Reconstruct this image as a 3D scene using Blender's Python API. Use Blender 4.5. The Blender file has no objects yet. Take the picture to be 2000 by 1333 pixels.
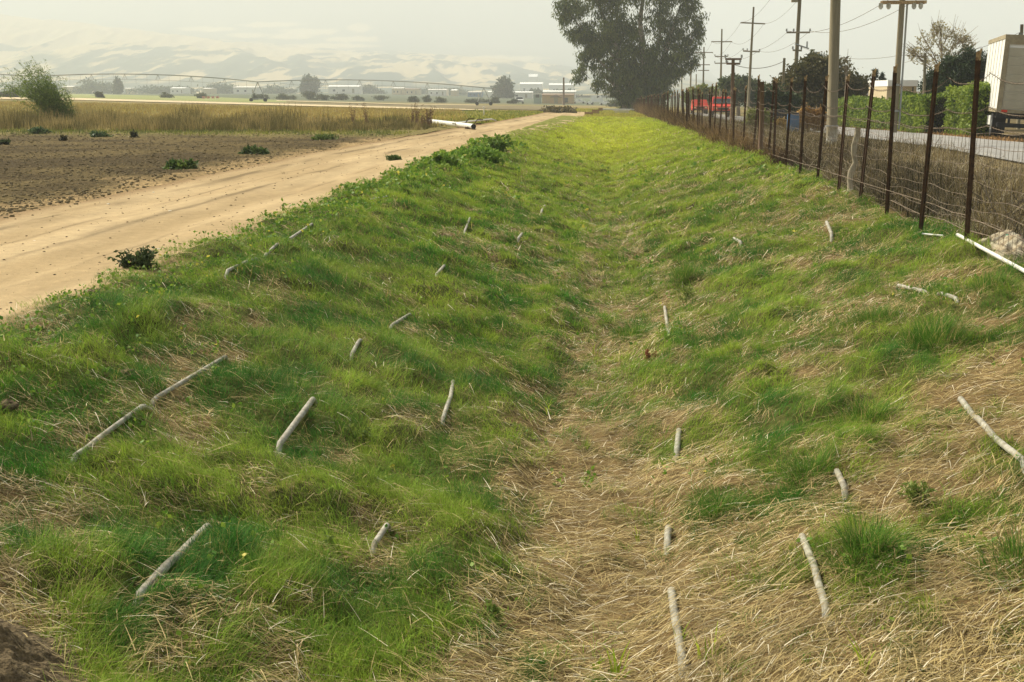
import bpy, math, random
import numpy as np
R = math.radians
rng = np.random.default_rng(11)
random.seed(5)
scene = bpy.context.scene
C = scene.collection

# ------------------------------------------------------------------ camera
F = 2500.0                                   # focal length in pixels of the 2000 px wide photograph
YAW, PITCH, CAMZ = R(4.27), R(11.0), 1.7
cam = bpy.data.objects.new("camera", bpy.data.cameras.new("camera"))
cam.data.lens = 45; cam.data.sensor_width = 36
cam.data.clip_start = 0.1; cam.data.clip_end = 20000
cam.location = (0, 0, CAMZ); cam.rotation_euler = (R(90) - PITCH, 0, YAW)
C.objects.link(cam); scene.camera = cam

# ------------------------------------------------------------------ light
SUN_EL = R(44); SUN_AZ = R(-52)              # azimuth measured from +Y towards +X: ahead and to the left
world = bpy.data.worlds.new("World"); scene.world = world; world.use_nodes = True
wn = world.node_tree.nodes; wl = world.node_tree.links
sky = wn.new("ShaderNodeTexSky"); sky.sky_type = 'NISHITA'; sky.sun_disc = False
sky.sun_elevation = SUN_EL; sky.sun_rotation = SUN_AZ
sky.dust_density = 6.0; sky.air_density = 1.0; sky.ozone_density = 0.6
wl.new(sky.outputs[0], wn["Background"].inputs[0]); wn["Background"].inputs[1].default_value = 0.085
sl = bpy.data.lights.new("sun", 'SUN'); sl.energy = 4.8; sl.angle = R(3); sl.color = (1.0, 0.94, 0.77)
so = bpy.data.objects.new("sun", sl); C.objects.link(so)
so.rotation_euler = (R(90) - SUN_EL, 0, math.pi - SUN_AZ)   # shines from azimuth SUN_AZ
scene.view_settings.view_transform = 'Standard'; scene.view_settings.look = 'None'
scene.view_settings.gamma = 1; scene.view_settings.exposure = 0.66
scene.cycles.volume_bounces = 1
HAZE = 0.00045

# ------------------------------------------------------------------ noise, terrain height
def _hash(ix, iy, s):
    n = (ix.astype(np.int64) * 374761393 + iy.astype(np.int64) * 668265263 + s * 982451653) & 0x7fffffff
    n = ((n ^ (n >> 13)) * 1274126177) & 0x7fffffff
    return ((n ^ (n >> 16)) & 0xffff) / 65535.0
def vnoise(x, y, s=0):
    x = np.asarray(x, float); y = np.asarray(y, float)
    ix = np.floor(x); iy = np.floor(y); fx = x - ix; fy = y - iy
    fx = fx * fx * (3 - 2 * fx); fy = fy * fy * (3 - 2 * fy)
    a = _hash(ix, iy, s); b = _hash(ix + 1, iy, s); c = _hash(ix, iy + 1, s); d = _hash(ix + 1, iy + 1, s)
    return (a * (1 - fx) + b * fx) * (1 - fy) + (c * (1 - fx) + d * fx) * fy
def fbm(x, y, s=0, o=4):
    t = 0; a = 0.5; n = 0
    for k in range(o):
        t = t + a * vnoise(x, y, s + k * 7); n += a; a *= 0.5; x = x * 2.03 + 5.1; y = y * 2.03 + 1.7
    return t / n
def sstep(a, b, x):
    t = np.clip((np.asarray(x, float) - a) / (b - a), 0, 1); return t * t * (3 - 2 * t)
PX = [-4.2, -3.6, -2.8, -2.05, -1.25, -0.52, -.36, 0, 0.36, 0.56, 1.0, 2.35, 3.0, 3.75, 4.2]
PZ = [0, .07, .31, .54, .77, .93, 1.0, 1.03, 1.0, .92, .78, .42, .24, .04, 0]
def road_c(y):                                # centre line of the dirt road
    return np.interp(y, [0, 34, 48, 62, 95, 120, 170], [-6.3, -6.35, -6.0, -5.6, -4.8, -4.7, -5.0])
def road_w(y):
    return np.interp(y, [0, 34, 60, 95, 170], [1.9, 1.9, 2.1, 2.4, 2.5])
def hgt(x, y):
    x = np.asarray(x, float); y = np.asarray(y, float)
    depth = np.interp(y, [1.0, 3.4, 30, 60, 95, 108], [0, .98, .98, .72, .4, 0.0])
    z = -depth * np.interp(x + 0.12 * np.sin(y * 0.23), PX, PZ)
    far = sstep(36, 110, y)
    z = z - 0.0068 * (np.clip(y, 40, 420) - 40) + 0.0162 * np.clip(-x, -14, 190) * far
    near = np.clip(1 - np.abs(y) / 300, 0, 1)
    z = z + near * 0.07 * (fbm(x * .5, y * .35, 3, 3) - .5)
    return z
def lump(x, y):                               # small lumps of the ditch bank, higher where the grass mats are
    return 0.11 * (fbm(x * 2.6, y * 2.0, 21, 3) - .5) + .10 * sstep(.42, .68, fbm(x * 1.9, y * 1.5, 23, 3)) * np.clip(green0(x, y), 0, 1)

cf = np.array([-math.sin(YAW) * math.cos(PITCH), math.cos(YAW) * math.cos(PITCH), -math.sin(PITCH)])
cr = np.array([math.cos(YAW), math.sin(YAW), 0.0]); cu = np.cross(cr, cf)
def ray(px, py):
    d = cf * F + cr * (px - 1000) + cu * (666.5 - py); return d / d[1]
_T = np.concatenate([np.arange(3, 60, .02), np.geomspace(60, 1500, 4000)])
def G(px, py):                                # point of the ground seen at a pixel of the photograph
    d = ray(px, py); z = CAMZ + d[2] * _T; h = hgt(d[0] * _T, _T)
    k = np.argmax(z < h); 
    if not (z < h).any(): k = len(_T) - 1
    t = _T[k]; return (d[0] * t, t, float(hgt(d[0] * t, t)))
def A(px, py, Y):                             # point at distance Y behind a pixel
    d = ray(px, py); return (d[0] * Y, Y, CAMZ + d[2] * Y)
def pix(x, y, z):
    P = np.stack([np.asarray(x, float), np.asarray(y, float), np.asarray(z, float) - CAMZ], -1)
    w = P @ cf; return 1000 + F * (P @ cr) / w, 666.5 - F * (P @ cu) / w

# ------------------------------------------------------------------ mesh helpers
class MB:
    def __init__(s): s.v = []; s.f = []
    def add(s, vs, fs):
        b = len(s.v); s.v += [tuple(map(float, v)) for v in vs]; s.f += [tuple(i + b for i in f) for f in fs]
    def box(s, c, d, rz=0, ry=0, taper=1.0):
        x, y, z = d[0] / 2, d[1] / 2, d[2] / 2; vs = []
        for k in range(8):
            X = x * (1 if k & 1 else -1); Y = y * (1 if k & 2 else -1); Z = z * (1 if k & 4 else -1)
            if k & 4: X *= taper; Y *= taper
            X, Z = X * math.cos(ry) + Z * math.sin(ry), -X * math.sin(ry) + Z * math.cos(ry)
            X, Y = X * math.cos(rz) - Y * math.sin(rz), X * math.sin(rz) + Y * math.cos(rz)
            vs.append((c[0] + X, c[1] + Y, c[2] + Z))
        s.add(vs, [(0, 2, 3, 1), (4, 5, 7, 6), (0, 1, 5, 4), (2, 6, 7, 3), (0, 4, 6, 2), (1, 3, 7, 5)])
    def tube(s, pts, r, n=6, cap=True):
        pts = [np.array(p, float) for p in pts]; m = len(pts)
        if not hasattr(r, '__len__'): r = [r] * m
        vs = []; fs = []
        for i, p in enumerate(pts):
            t = pts[min(i + 1, m - 1)] - pts[max(i - 1, 0)]; t = t / (np.linalg.norm(t) + 1e-9)
            a = np.cross(t, (0, 0, 1)) if abs(t[2]) < .95 else np.cross(t, (1, 0, 0)); a /= np.linalg.norm(a); b = np.cross(t, a)
            for k in range(n):
                q = 2 * math.pi * k / n; vs.append(p + r[i] * (a * math.cos(q) + b * math.sin(q)))
        for i in range(m - 1):
            for k in range(n):
                k2 = (k + 1) % n; fs.append((i * n + k, i * n + k2, (i + 1) * n + k2, (i + 1) * n + k))
        if cap: fs.append(tuple(range(n))); fs.append(tuple(range((m - 1) * n, m * n))[::-1])
        s.add(vs, fs)
    def prism(s, prof, y0, y1):               # profile in (x,z), extruded in y
        n = len(prof); vs = [(x, y0, z) for x, z in prof] + [(x, y1, z) for x, z in prof]
        s.add(vs, [tuple(range(n)), tuple(range(n, 2 * n))[::-1]] + [(k, k + n, (k + 1) % n + n, (k + 1) % n) for k in range(n)])
    def blob(s, c, r, seed=0, sz=1.0, nu=12, nv=8, am=.35):
        rr = np.random.default_rng(seed); ph = rr.uniform(0, 6.28, 6); vs = []; fs = []
        for j in range(nv + 1):
            th = math.pi * j / nv
            for i in range(nu):
                f = 2 * math.pi * i / nu
                k = 1 + am * (math.sin(2 * f + ph[0]) * math.sin(th) * .4 + .35 * math.sin(3 * f + ph[1] + 2 * th) * math.sin(th) + .3 * math.sin(4 * th + ph[2]) + .25 * math.sin(5 * f + ph[3]) * math.sin(th))
                vs.append((c[0] + r * k * math.sin(th) * math.cos(f), c[1] + r * k * math.sin(th) * math.sin(f), c[2] + r * sz * k * math.cos(th)))
        for j in range(nv):
            for i in range(nu): fs.append((j * nu + i, j * nu + (i + 1) % nu, (j + 1) * nu + (i + 1) % nu, (j + 1) * nu + i))
        s.add(vs, fs)
    def build(s, name, mat, parent=None, smooth=False):
        me = bpy.data.meshes.new(name); me.from_pydata(s.v, [], s.f); me.update()
        me.materials.append(mat)
        if smooth: me.polygons.foreach_set('use_smooth', [True] * len(me.polygons))
        o = bpy.data.objects.new(name, me); C.objects.link(o)
        if parent: o.parent = parent
        return o
def mesh_np(name, V, Fq, mat, col=None, parent=None, smooth=False):
    me = bpy.data.meshes.new(name); V = np.ascontiguousarray(V, dtype=np.float32); Fq = np.ascontiguousarray(Fq, dtype=np.int32)
    me.vertices.add(len(V)); me.vertices.foreach_set('co', V.ravel())
    me.loops.add(Fq.size); me.loops.foreach_set('vertex_index', Fq.ravel())
    me.polygons.add(len(Fq)); me.polygons.foreach_set('loop_start', np.arange(len(Fq), dtype=np.int32) * Fq.shape[1])
    me.polygons.foreach_set('loop_total', np.full(len(Fq), Fq.shape[1], dtype=np.int32))
    if smooth: me.polygons.foreach_set('use_smooth', np.ones(len(Fq), dtype=bool))
    me.update(calc_edges=True)
    if col is not None:
        ca = me.color_attributes.new("Col", 'FLOAT_COLOR', 'POINT')
        c4 = np.ones((len(V), 4), np.float32); c4[:, :3] = col; ca.data.foreach_set('color', c4.ravel())
    me.materials.append(mat)
    o = bpy.data.objects.new(name, me); C.objects.link(o)
    if parent: o.parent = parent
    return o
def grid(name, xs, ys, zf, mat, colf=None, warp=None):
    X, Y = np.meshgrid(xs, ys)
    if warp: X, Y = warp(X, Y)
    Z = zf(X, Y); V = np.stack([X.ravel(), Y.ravel(), Z.ravel()], -1); n = len(xs); m = len(ys)
    i = np.arange((m - 1) * (n - 1)); a = (i // (n - 1)) * n + i % (n - 1)
    Fq = np.stack([a, a + 1, a + n + 1, a + n], -1)
    return mesh_np(name, V, Fq, mat, None if colf is None else colf(X.ravel(), Y.ravel(), Z.ravel()), smooth=True)
def blades(root, az, L, w, t0, t1, col, seg=3, tipc=None):
    """curved grass blades: t0 = lean from vertical at the root, t1 = added lean at the tip"""
    n = len(root); pos = root.copy(); V = np.empty((n, seg + 1, 2, 3), np.float32)
    dh = np.stack([np.cos(az), np.sin(az), np.zeros(n)], -1)
    tw = rng.uniform(-.7, .7, n); sd = np.stack([-np.sin(az + tw), np.cos(az + tw), np.zeros(n)], -1)
    for k in range(seg + 1):
        u = k / seg; ww = (w * (1 - .8 * u ** 1.5))[:, None] * .5
        V[:, k, 0] = pos - sd * ww; V[:, k, 1] = pos + sd * ww
        th = t0 + t1 * (u + .5 / seg)
        pos = pos + (L / seg)[:, None] * (dh * np.sin(th)[:, None] + np.array([0, 0, 1.0]) * np.cos(th)[:, None])
    b = np.arange(n)[:, None] * (2 * (seg + 1)); k = np.arange(seg)[None] * 2
    Fq = np.stack([b + k, b + k + 1, b + k + 3, b + k + 2], -1).reshape(-1, 4)
    cc = np.repeat(col[:, None], 2 * (seg + 1), 1)
    if tipc is not None:
        u = np.repeat(np.arange(seg + 1) / seg, 2)[None, :, None]; cc = cc * (1 - u * .6) + np.repeat(tipc[:, None], 2 * (seg + 1), 1) * u * .6
    return V.reshape(-1, 3), Fq, cc.reshape(-1, 3)
def join(parts):
    V = []; Fq = []; Cc = []; b = 0
    for v, f, c in parts: V.append(v); Fq.append(f + b); Cc.append(c); b += len(v)
    return np.concatenate(V), np.concatenate(Fq), np.concatenate(Cc)
def leaves(P, size, asp, col, droop=0.0):
    """one small kite-shaped leaf (or spray of leaves) per point"""
    n = len(P); d = rng.normal(size=(n, 3)); d[:, 2] -= droop * 2.0; d /= np.linalg.norm(d, axis=1)[:, None]
    e = np.cross(d, rng.normal(size=(n, 3))); e /= np.linalg.norm(e, axis=1)[:, None] + 1e-9
    s = (size * rng.uniform(.6, 1.3, n))[:, None]; nrm = np.cross(d, e)
    V = np.stack([P, P + d * s * .45 + e * s * asp * .5 + nrm * s * .08, P + d * s, P + d * s * .5 - e * s * asp * .5 + nrm * s * .08], 1).reshape(-1, 3)
    return V, np.arange(4 * n).reshape(-1, 4), np.repeat(col, 4, 0)
def cmix(a, b, t): t = np.asarray(t)[:, None]; return np.array(a)[None] * (1 - t) + np.array(b)[None] * t

def tag(o, label=None, cat=None, group=None, kind=None):
    if label: o['label'] = label
    if cat: o['category'] = cat
    if group: o['group'] = group
    if kind: o['kind'] = kind
    return o
def empty(name, loc, label, cat, group=None, rz=0):
    o = bpy.data.objects.new(name, None); o.empty_display_size = .2; C.objects.link(o); o.location = loc; o.rotation_euler[2] = rz
    return tag(o, label, cat, group)

# ------------------------------------------------------------------ materials
def mat(name, col, rough=.8, noise=None, bump=None, metal=0, spec=.3):
    m = bpy.data.materials.new(name); m.use_nodes = True; t = m.node_tree; b = t.nodes["Principled BSDF"]
    b.inputs['Base Color'].default_value = (*col, 1); b.inputs['Roughness'].default_value = rough; b.inputs['Metallic'].default_value = metal
    b.inputs['Specular IOR Level'].default_value = spec
    if noise or bump: tc = t.nodes.new("ShaderNodeTexCoord")
    if noise:                                 # (scale, second colour, contrast, [stretch])
        mp = t.nodes.new("ShaderNodeMapping"); mp.inputs['Scale'].default_value = noise[3] if len(noise) > 3 else (1, 1, 1)
        n = t.nodes.new("ShaderNodeTexNoise"); n.inputs['Scale'].default_value = noise[0]; n.inputs['Detail'].default_value = 6; n.inputs['Roughness'].default_value = .65
        rp = t.nodes.new("ShaderNodeValToRGB"); c = noise[2]
        rp.color_ramp.elements[0].position = .5 - c; rp.color_ramp.elements[0].color = (*col, 1)
        rp.color_ramp.elements[1].position = .5 + c; rp.color_ramp.elements[1].color = (*noise[1], 1)
        t.links.new(tc.outputs['Object'], mp.inputs[0]); t.links.new(mp.outputs[0], n.inputs['Vector']); t.links.new(n.outputs['Fac'], rp.inputs[0]); t.links.new(rp.outputs[0], b.inputs['Base Color'])
    if bump:
        n2 = t.nodes.new("ShaderNodeTexNoise"); n2.inputs['Scale'].default_value = bump[0]; n2.inputs['Detail'].default_value = 8
        bp = t.nodes.new("ShaderNodeBump"); bp.inputs['Strength'].default_value = 1; bp.inputs['Distance'].default_value = bump[1]
        t.links.new(tc.outputs['Object'], n2.inputs['Vector']); t.links.new(n2.outputs['Fac'], bp.inputs['Height']); t.links.new(bp.outputs[0], b.inputs['Normal'])
    return m
def vcmat(name, trans=.3, rough=.6, noise=None, bump=None, spec=.25):
    m = bpy.data.materials.new(name); m.use_nodes = True; t = m.node_tree; b = t.nodes["Principled BSDF"]
    at = t.nodes.new("ShaderNodeAttribute"); at.attribute_name = "Col"; src = at.outputs['Color']
    b.inputs['Roughness'].default_value = rough; b.inputs['Specular IOR Level'].default_value = spec
    if noise:
        tc = t.nodes.new("ShaderNodeTexCoord"); mp = t.nodes.new("ShaderNodeMapping"); mp.inputs['Scale'].default_value = noise[3] if len(noise) > 3 else (1, 1, 1)
        n = t.nodes.new("ShaderNodeTexNoise"); n.inputs['Scale'].default_value = noise[0]; n.inputs['Detail'].default_value = 8; n.inputs['Roughness'].default_value = .7
        mr = t.nodes.new("ShaderNodeMapRange"); mr.inputs['From Min'].default_value = .3; mr.inputs['From Max'].default_value = .7; mr.inputs['To Min'].default_value = noise[1]; mr.inputs['To Max'].default_value = noise[2]
        mx = t.nodes.new("ShaderNodeVectorMath"); mx.operation = 'MULTIPLY'
        t.links.new(tc.outputs['Object'], mp.inputs[0]); t.links.new(mp.outputs[0], n.inputs['Vector']); t.links.new(n.outputs['Fac'], mr.inputs['Value'])
        t.links.new(src, mx.inputs[0]); t.links.new(mr.outputs[0], mx.inputs[1]); src = mx.outputs[0]
    t.links.new(src, b.inputs['Base Color'])
    if bump:
        tc2 = t.nodes.new("ShaderNodeTexCoord"); n2 = t.nodes.new("ShaderNodeTexNoise"); n2.inputs['Scale'].default_value = bump[0]; n2.inputs['Detail'].default_value = 8
        bp = t.nodes.new("ShaderNodeBump"); bp.inputs['Strength'].default_value = 1; bp.inputs['Distance'].default_value = bump[1]
        t.links.new(tc2.outputs['Object'], n2.inputs['Vector']); t.links.new(n2.outputs['Fac'], bp.inputs['Height']); t.links.new(bp.outputs[0], b.inputs['Normal'])
    if trans:
        tr = t.nodes.new("ShaderNodeBsdfTranslucent"); mi = t.nodes.new("ShaderNodeMixShader"); mi.inputs[0].default_value = trans
        t.links.new(src, tr.inputs[0]); t.links.new(b.outputs[0], mi.inputs[1]); t.links.new(tr.outputs[0], mi.inputs[2])
        t.links.new(mi.outputs[0], t.nodes["Material Output"].inputs['Surface'])
    return m
M = dict(
    blade=vcmat('leaf_blade', .40, .7, spec=.1), straw=vcmat('dry_straw', .15, .6, spec=.2), leaf=vcmat('leaf', .3, .6), weed=vcmat('dry_weed', .2, .8, spec=.1),
    ground=vcmat('field_ground', 0, .95, (.9, .75, 1.25), (3, .05), spec=.05),
    bank=vcmat('bank_soil', 0, .95, (16, .6, 1.35), (22, .03), spec=.05),
    road=vcmat('road_dust', 0, .95, (7, .86, 1.12), (28, .012), spec=.05),
    tilled=vcmat('tilled_soil', 0, .95, (9, .4, 1.7, (1, .6, 1)), (14, .07), spec=.05),
    hill=vcmat('hill_grass', 0, 1, spec=0),
    asphalt=mat('asphalt', (.22, .21, .19), .9, (2, (.31, .30, .27), .2, (1, .2, 1)), (40, .005)),
    rust=mat('rusty_steel', (.035, .022, .014), .85, (14, (.12, .065, .032), .16), (60, .003)),
    rust2=mat('tan_rust_lit_top', (.48, .35, .17), .85, (20, (.16, .08, .035), .14)),  # tan with rust; on the post tips it paints the sunlit tops
    wire=mat('rusty_wire', (.26, .20, .14), .7, (9, (.12, .08, .05), .2)),
    pvc=mat('weathered_plastic_pipe', (.47, .455, .38), .75, (16, (.20, .175, .115), .20), (50, .001)),
    pvcw=mat('white_plastic_pipe', (.78, .77, .71), .45, (5, (.58, .56, .48), .2)),
    pole=mat('weathered_pole_wood', (.17, .145, .085), .9, (3, (.26, .22, .14), .25, (6, 6, .5)), (30, .004)),
    pole2=mat('brown_pole_wood', (.12, .075, .045), .9, (3, (.19, .12, .07), .25, (6, 6, .5))),
    paint=mat('old_white_paint', (.55, .54, .47), .8, (6, (.33, .31, .25), .2)),
    steel=mat('galvanised_steel', (.33, .34, .33), .5, metal=.3), dark=mat('dark_rubber_and_shade', (.025, .025, .025), .8),
    glass=mat('dark_glass', (.04, .05, .05), .15, spec=.6), white=mat('white_paint', (.82, .82, .78), .4, (1.5, (.74, .73, .67), .25)),
    cream=mat('dirty_shaded_cream', (.47, .44, .33), .6, (2.2, (.38, .34, .24), .25)), trim=mat('grimy_trim', (.40, .35, .22), .6, (6, (.22, .17, .10), .25)),
    red=mat('red_paint', (.62, .045, .02), .4), orange=mat('orange_paint', (.7, .16, .03), .4), lamp=mat('lamp_lens', (.75, .6, .35), .2),
    green=mat('grey_green_paint', (.28, .34, .28), .6), blue=mat('blue_plastic', (.06, .14, .26), .5),
    trunkbark=mat('eucalyptus_bark', (.22, .18, .13), .9, (3, (.36, .31, .24), .2)), bark=mat('bark', (.15, .11, .075), .95, (5, (.30, .25, .19), .2), (12, .02)), barkl=mat('pale_bark', (.42, .36, .27), .9, (6, (.25, .19, .12), .2)),
    tanwall=mat('tan_wall', (.52, .33, .13), .9, (.6, (.44, .33, .19), .2)), creamwall=mat('cream_wall', (.58, .48, .30), .9, (.5, (.52, .43, .27), .2)),
    palewall=mat('pale_wall', (.72, .70, .62), .9), greyroof=mat('pale_roof', (.62, .60, .53), .8), brownroof=mat('brown_roof', (.24, .17, .12), .9), whiteroof=mat('white_roof', (.85, .85, .80), .7),
    rock=mat('pale_plaster', (.50, .45, .33), .95, (7, (.24, .18, .10), .14), (16, .04)), clod=mat('dark_clod', (.06, .042, .02), .98, (40, (.19, .14, .07), .16), (38, .04)),
    stone=mat('pale_stone', (.62, .58, .47), .9), wood=mat('crate_wood', (.20, .11, .055), .9, (8, (.33, .21, .11), .2)), twig=mat('dead_twig', (.10, .085, .065), .9, (9, (.19, .15, .10), .2)),
    stick=mat('pale_dead_wood', (.46, .41, .30), .9, (8, (.26, .22, .14), .18)),
)

# ------------------------------------------------------------------ how green each part of the bank is (0 straw .. 9 green), a rough map of the place
GX = np.arange(0, 2001, 100)
GY = [240, 300, 360, 420, 480, 560, 640, 720, 800, 880, 960, 1040, 1120, 1200, 1300]
GM = ["999999999999999999999", "999999999999998888888", "999999999998878766888", "999999999987777544788", "999999999667466555767",
      "999998999965767875367", "768857998786358843755", "988658998894477668932", "776448878893247777422", "667459678773147654322",
      "327888858862135752255", "216899989962127447354", "578899987942112478315", "288876688852111243114", "038863344323211112112"]
GM = np.array([[int(c) for c in r] for r in GM], float) / 9
def green0(x, y): return green(x, y) if np.ndim(x) else green(np.array([x]), np.array([y]))[0]
def green(x, y):
    px, py = pix(x, y, hgt(x, y))
    px = px + 160 * (fbm(x * 2.2, y * 1.2, 40, 3) - .5); py = py + (60 + .09 * np.clip(py - 300, 0, 900)) * (fbm(x * 2.2, y * 1.2, 50, 3) - .5)
    fx = np.clip(px / 100, 0, 19.999); fy = np.interp(py, GY, np.arange(15)); fy = np.clip(fy, 0, 13.999)
    ix = fx.astype(int); iy = fy.astype(int); fx -= ix; fy -= iy
    g = (GM[iy, ix] * (1 - fx) + GM[iy, ix + 1] * fx) * (1 - fy) + (GM[iy + 1, ix] * (1 - fx) + GM[iy + 1, ix + 1] * fx) * fy
    return g - .01 + .95 * (fbm(x * 3.0, y * 1.9, 60, 4) - .5) + 1.35 * (fbm(x * 7.0, y * 5.0, 64, 3) - .5)

# ------------------------------------------------------------------ ground sheets
def gnd_col(x, y, z):
    n = fbm(x * .09, y * .05, 5, 4); c = cmix((.27, .20, .085), (.16, .15, .045), sstep(.35, .65, n))
    rgt = (x > 4) & (y < 130)                                     # beyond the fence: dead brown litter
    c[rgt] = cmix((.06, .045, .02), (.20, .15, .065), sstep(.3, .7, fbm(x[rgt] * .8, y[rgt] * .5, 9, 4)))
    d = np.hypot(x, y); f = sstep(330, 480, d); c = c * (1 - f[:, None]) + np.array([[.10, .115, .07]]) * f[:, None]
    ed = (x > 4.2) & (x < 16) & (y > 45); 
    return c
def under(x, y):
    z = hgt(x, y); m = ((x > -46) & (x < 4.6) & (y < 116)) | ((x > -8.5) & (x < -1.5) & (y < 172)); z = z - np.where(m, .12, 0); return z
xs = np.concatenate([-np.geomspace(7400, 60, 24), np.arange(-50, 30, 1.0), np.geomspace(32, 7400, 32)])
ys = np.concatenate([np.arange(-60, 0, 10), np.arange(0, 130, 1.0), np.geomspace(132, 7400, 64)])
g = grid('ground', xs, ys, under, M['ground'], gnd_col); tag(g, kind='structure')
# ditch banks
def bank_col(x, y, z):
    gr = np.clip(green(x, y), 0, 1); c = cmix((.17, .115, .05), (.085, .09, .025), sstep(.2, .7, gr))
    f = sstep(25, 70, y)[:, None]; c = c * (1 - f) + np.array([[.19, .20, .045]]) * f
    return c
ysb = [1.0]
while ysb[-1] < 116: ysb.append(ysb[-1] + max(.05, ysb[-1] * .006))
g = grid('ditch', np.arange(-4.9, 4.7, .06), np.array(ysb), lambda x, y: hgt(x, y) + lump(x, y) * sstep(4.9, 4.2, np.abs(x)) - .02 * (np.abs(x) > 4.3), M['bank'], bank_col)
tag(g, kind='structure')
# dirt road
def road_z(X, Y):
    u = (X - road_c(Y)) / road_w(Y)
    rut = -.028 * (np.exp(-((u - .42) / .16) ** 2) + np.exp(-((u + .42) / .16) ** 2)) + .012 * np.exp(-(u / .2) ** 2)
    return hgt(X, Y) + .03 + (rut + .02 * (fbm(X * 1.5, Y * .5, 70, 3) - .5)) * sstep(1.15, .85, np.abs(u)) - .05 * sstep(.98, 1.15, np.abs(u))
def road_col(x, y, z):
    u = (x - road_c(y)) / road_w(y); n = fbm(x * 1.4, y * .22, 72, 4)
    c = cmix((.36, .265, .14), (.45, .34, .19), sstep(.3, .7, n))
    wv = .10 * (fbm(y * .22, y * 0 + 3, 77, 2) - .5); tr = np.clip(np.exp(-((u - .10 - wv) / .045) ** 2) + .7 * np.exp(-((u + .28 + wv) / .03) ** 2) + np.exp(-((u + .62 - wv) / .07) ** 2) + .6 * np.exp(-((u - .55) / .03) ** 2), 0, 1) * sstep(.40, .62, fbm(x * 4, y * .5, 74, 4))
    c = c * (1 - .45 * tr[:, None]) * (1 + .25 * (fbm(x * 6, y * 1.2, 76, 3) - .5))[:, None]
    e = np.clip(sstep(.72, 1.0, -u + .35 * (n - .5)) , 0, 1)[:, None]; c = c * (1 - e) + np.array([[.25, .17, .085]]) * e
    e = sstep(.9, 1.05, u + .3 * (n - .5))[:, None]; return c * (1 - e) + np.array([[.26, .19, .09]]) * e
yr = [1.0]
while yr[-1] < 168: yr.append(yr[-1] + max(.08, yr[-1] * .008))
g = grid('dirt_road', np.linspace(-1.22, 1.16, 170), np.array(yr), road_z, M['road'], road_col, warp=lambda U, Y: (road_c(Y) + U * road_w(Y), Y)); tag(g, kind='structure')
# tilled field
def til_z(X, Y): return hgt(X, Y) + .015 + .06 * (fbm(X * 4.6, Y * 4.2, 80, 4) - .5)
def til_col(x, y, z):
    n = fbm(x * .5, y * .4, 82, 4); c = cmix((.060, .043, .018), (.115, .085, .034), sstep(.3, .7, n))
    e = (sstep(-9.6, -8.4, x + (fbm(x * .6, y * .6, 84, 3) - .5) * 2.2))[:, None]; c = c * (1 - e) + np.array([[.27, .19, .09]]) * e * (.7 + .6 * fbm(x * 3, y * 1.5, 88, 3))[:, None]
    e = sstep(47, 56, y + 6 * (n - .5))[:, None]; return c * (1 - e) + np.array([[.17, .14, .05]]) * e
yt = [6.0]
while yt[-1] < 66: yt.append(yt[-1] + max(.10, yt[-1] * .004))
g = grid('tilled_field', np.concatenate([np.arange(-46, -20, .3), np.arange(-20, -8.0, .12)]), np.array(yt), til_z, M['tilled'], til_col); tag(g, kind='structure')
# asphalt road behind the fence
g = grid('asphalt_road', np.linspace(10.0, 14.2, 6), np.arange(0, 190, 2.0), lambda x, y: hgt(x, y) + .05, M['asphalt']); tag(g, kind='structure')
# field strips far to the left
def strip(name, top, bot, m, lift):
    V = []; Fq = []; n = 24
    x0 = max(top[0][0], bot[0][0]); x1 = min(top[-1][0], bot[-1][0])
    for i in range(n + 1):
        px = x0 + (x1 - x0) * i / n; a = G(px, np.interp(px, *zip(*top))); b = G(px, np.interp(px, *zip(*bot)))
        for k in range(4):
            q = k / 3; X = a[0] * (1 - q) + b[0] * q; Y = a[1] * (1 - q) + b[1] * q; V.append((X, Y, float(hgt(X, Y)) + lift))
    for i in range(n):
        for k in range(3): j = i * 4 + k; Fq.append((j, j + 1, j + 5, j + 4))
    mb = MB(); mb.add(V, Fq); o = mb.build(name, m, smooth=True); tag(o, kind='structure'); return o
strip('pale_dirt_track', [(-60, 190.5), (150, 192.5), (500, 202.5), (800, 211), (960, 216)], [(-60, 194), (150, 196.5), (500, 206), (800, 214), (960, 217.5)], mat('pale_dirt', (.60, .48, .28), .95, (.3, (.50, .39, .22), .2)), .10)
strip('green_crop_strip', [(-60, 182), (150, 184), (400, 189.5), (560, 197)], [(-60, 190), (150, 192), (400, 199), (560, 203)], mat('green_crop', (.13, .19, .035), .95, (.25, (.26, .24, .06), .12, (1, 6, 1))), .07)
strip('brown_stubble_strip', [(520, 200.5), (800, 206), (1080, 208)], [(520, 203), (800, 211), (1080, 217)], mat('brown_stubble', (.12, .095, .04), .95, (.25, (.19, .15, .06), .12, (1, 6, 1))), .08)
strip('thin_dirt_track', [(540, 197), (800, 204), (930, 206)], [(540, 198.5), (800, 205.5), (930, 207)], mat('dusty_dirt', (.50, .40, .22), .95), .12)

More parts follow.
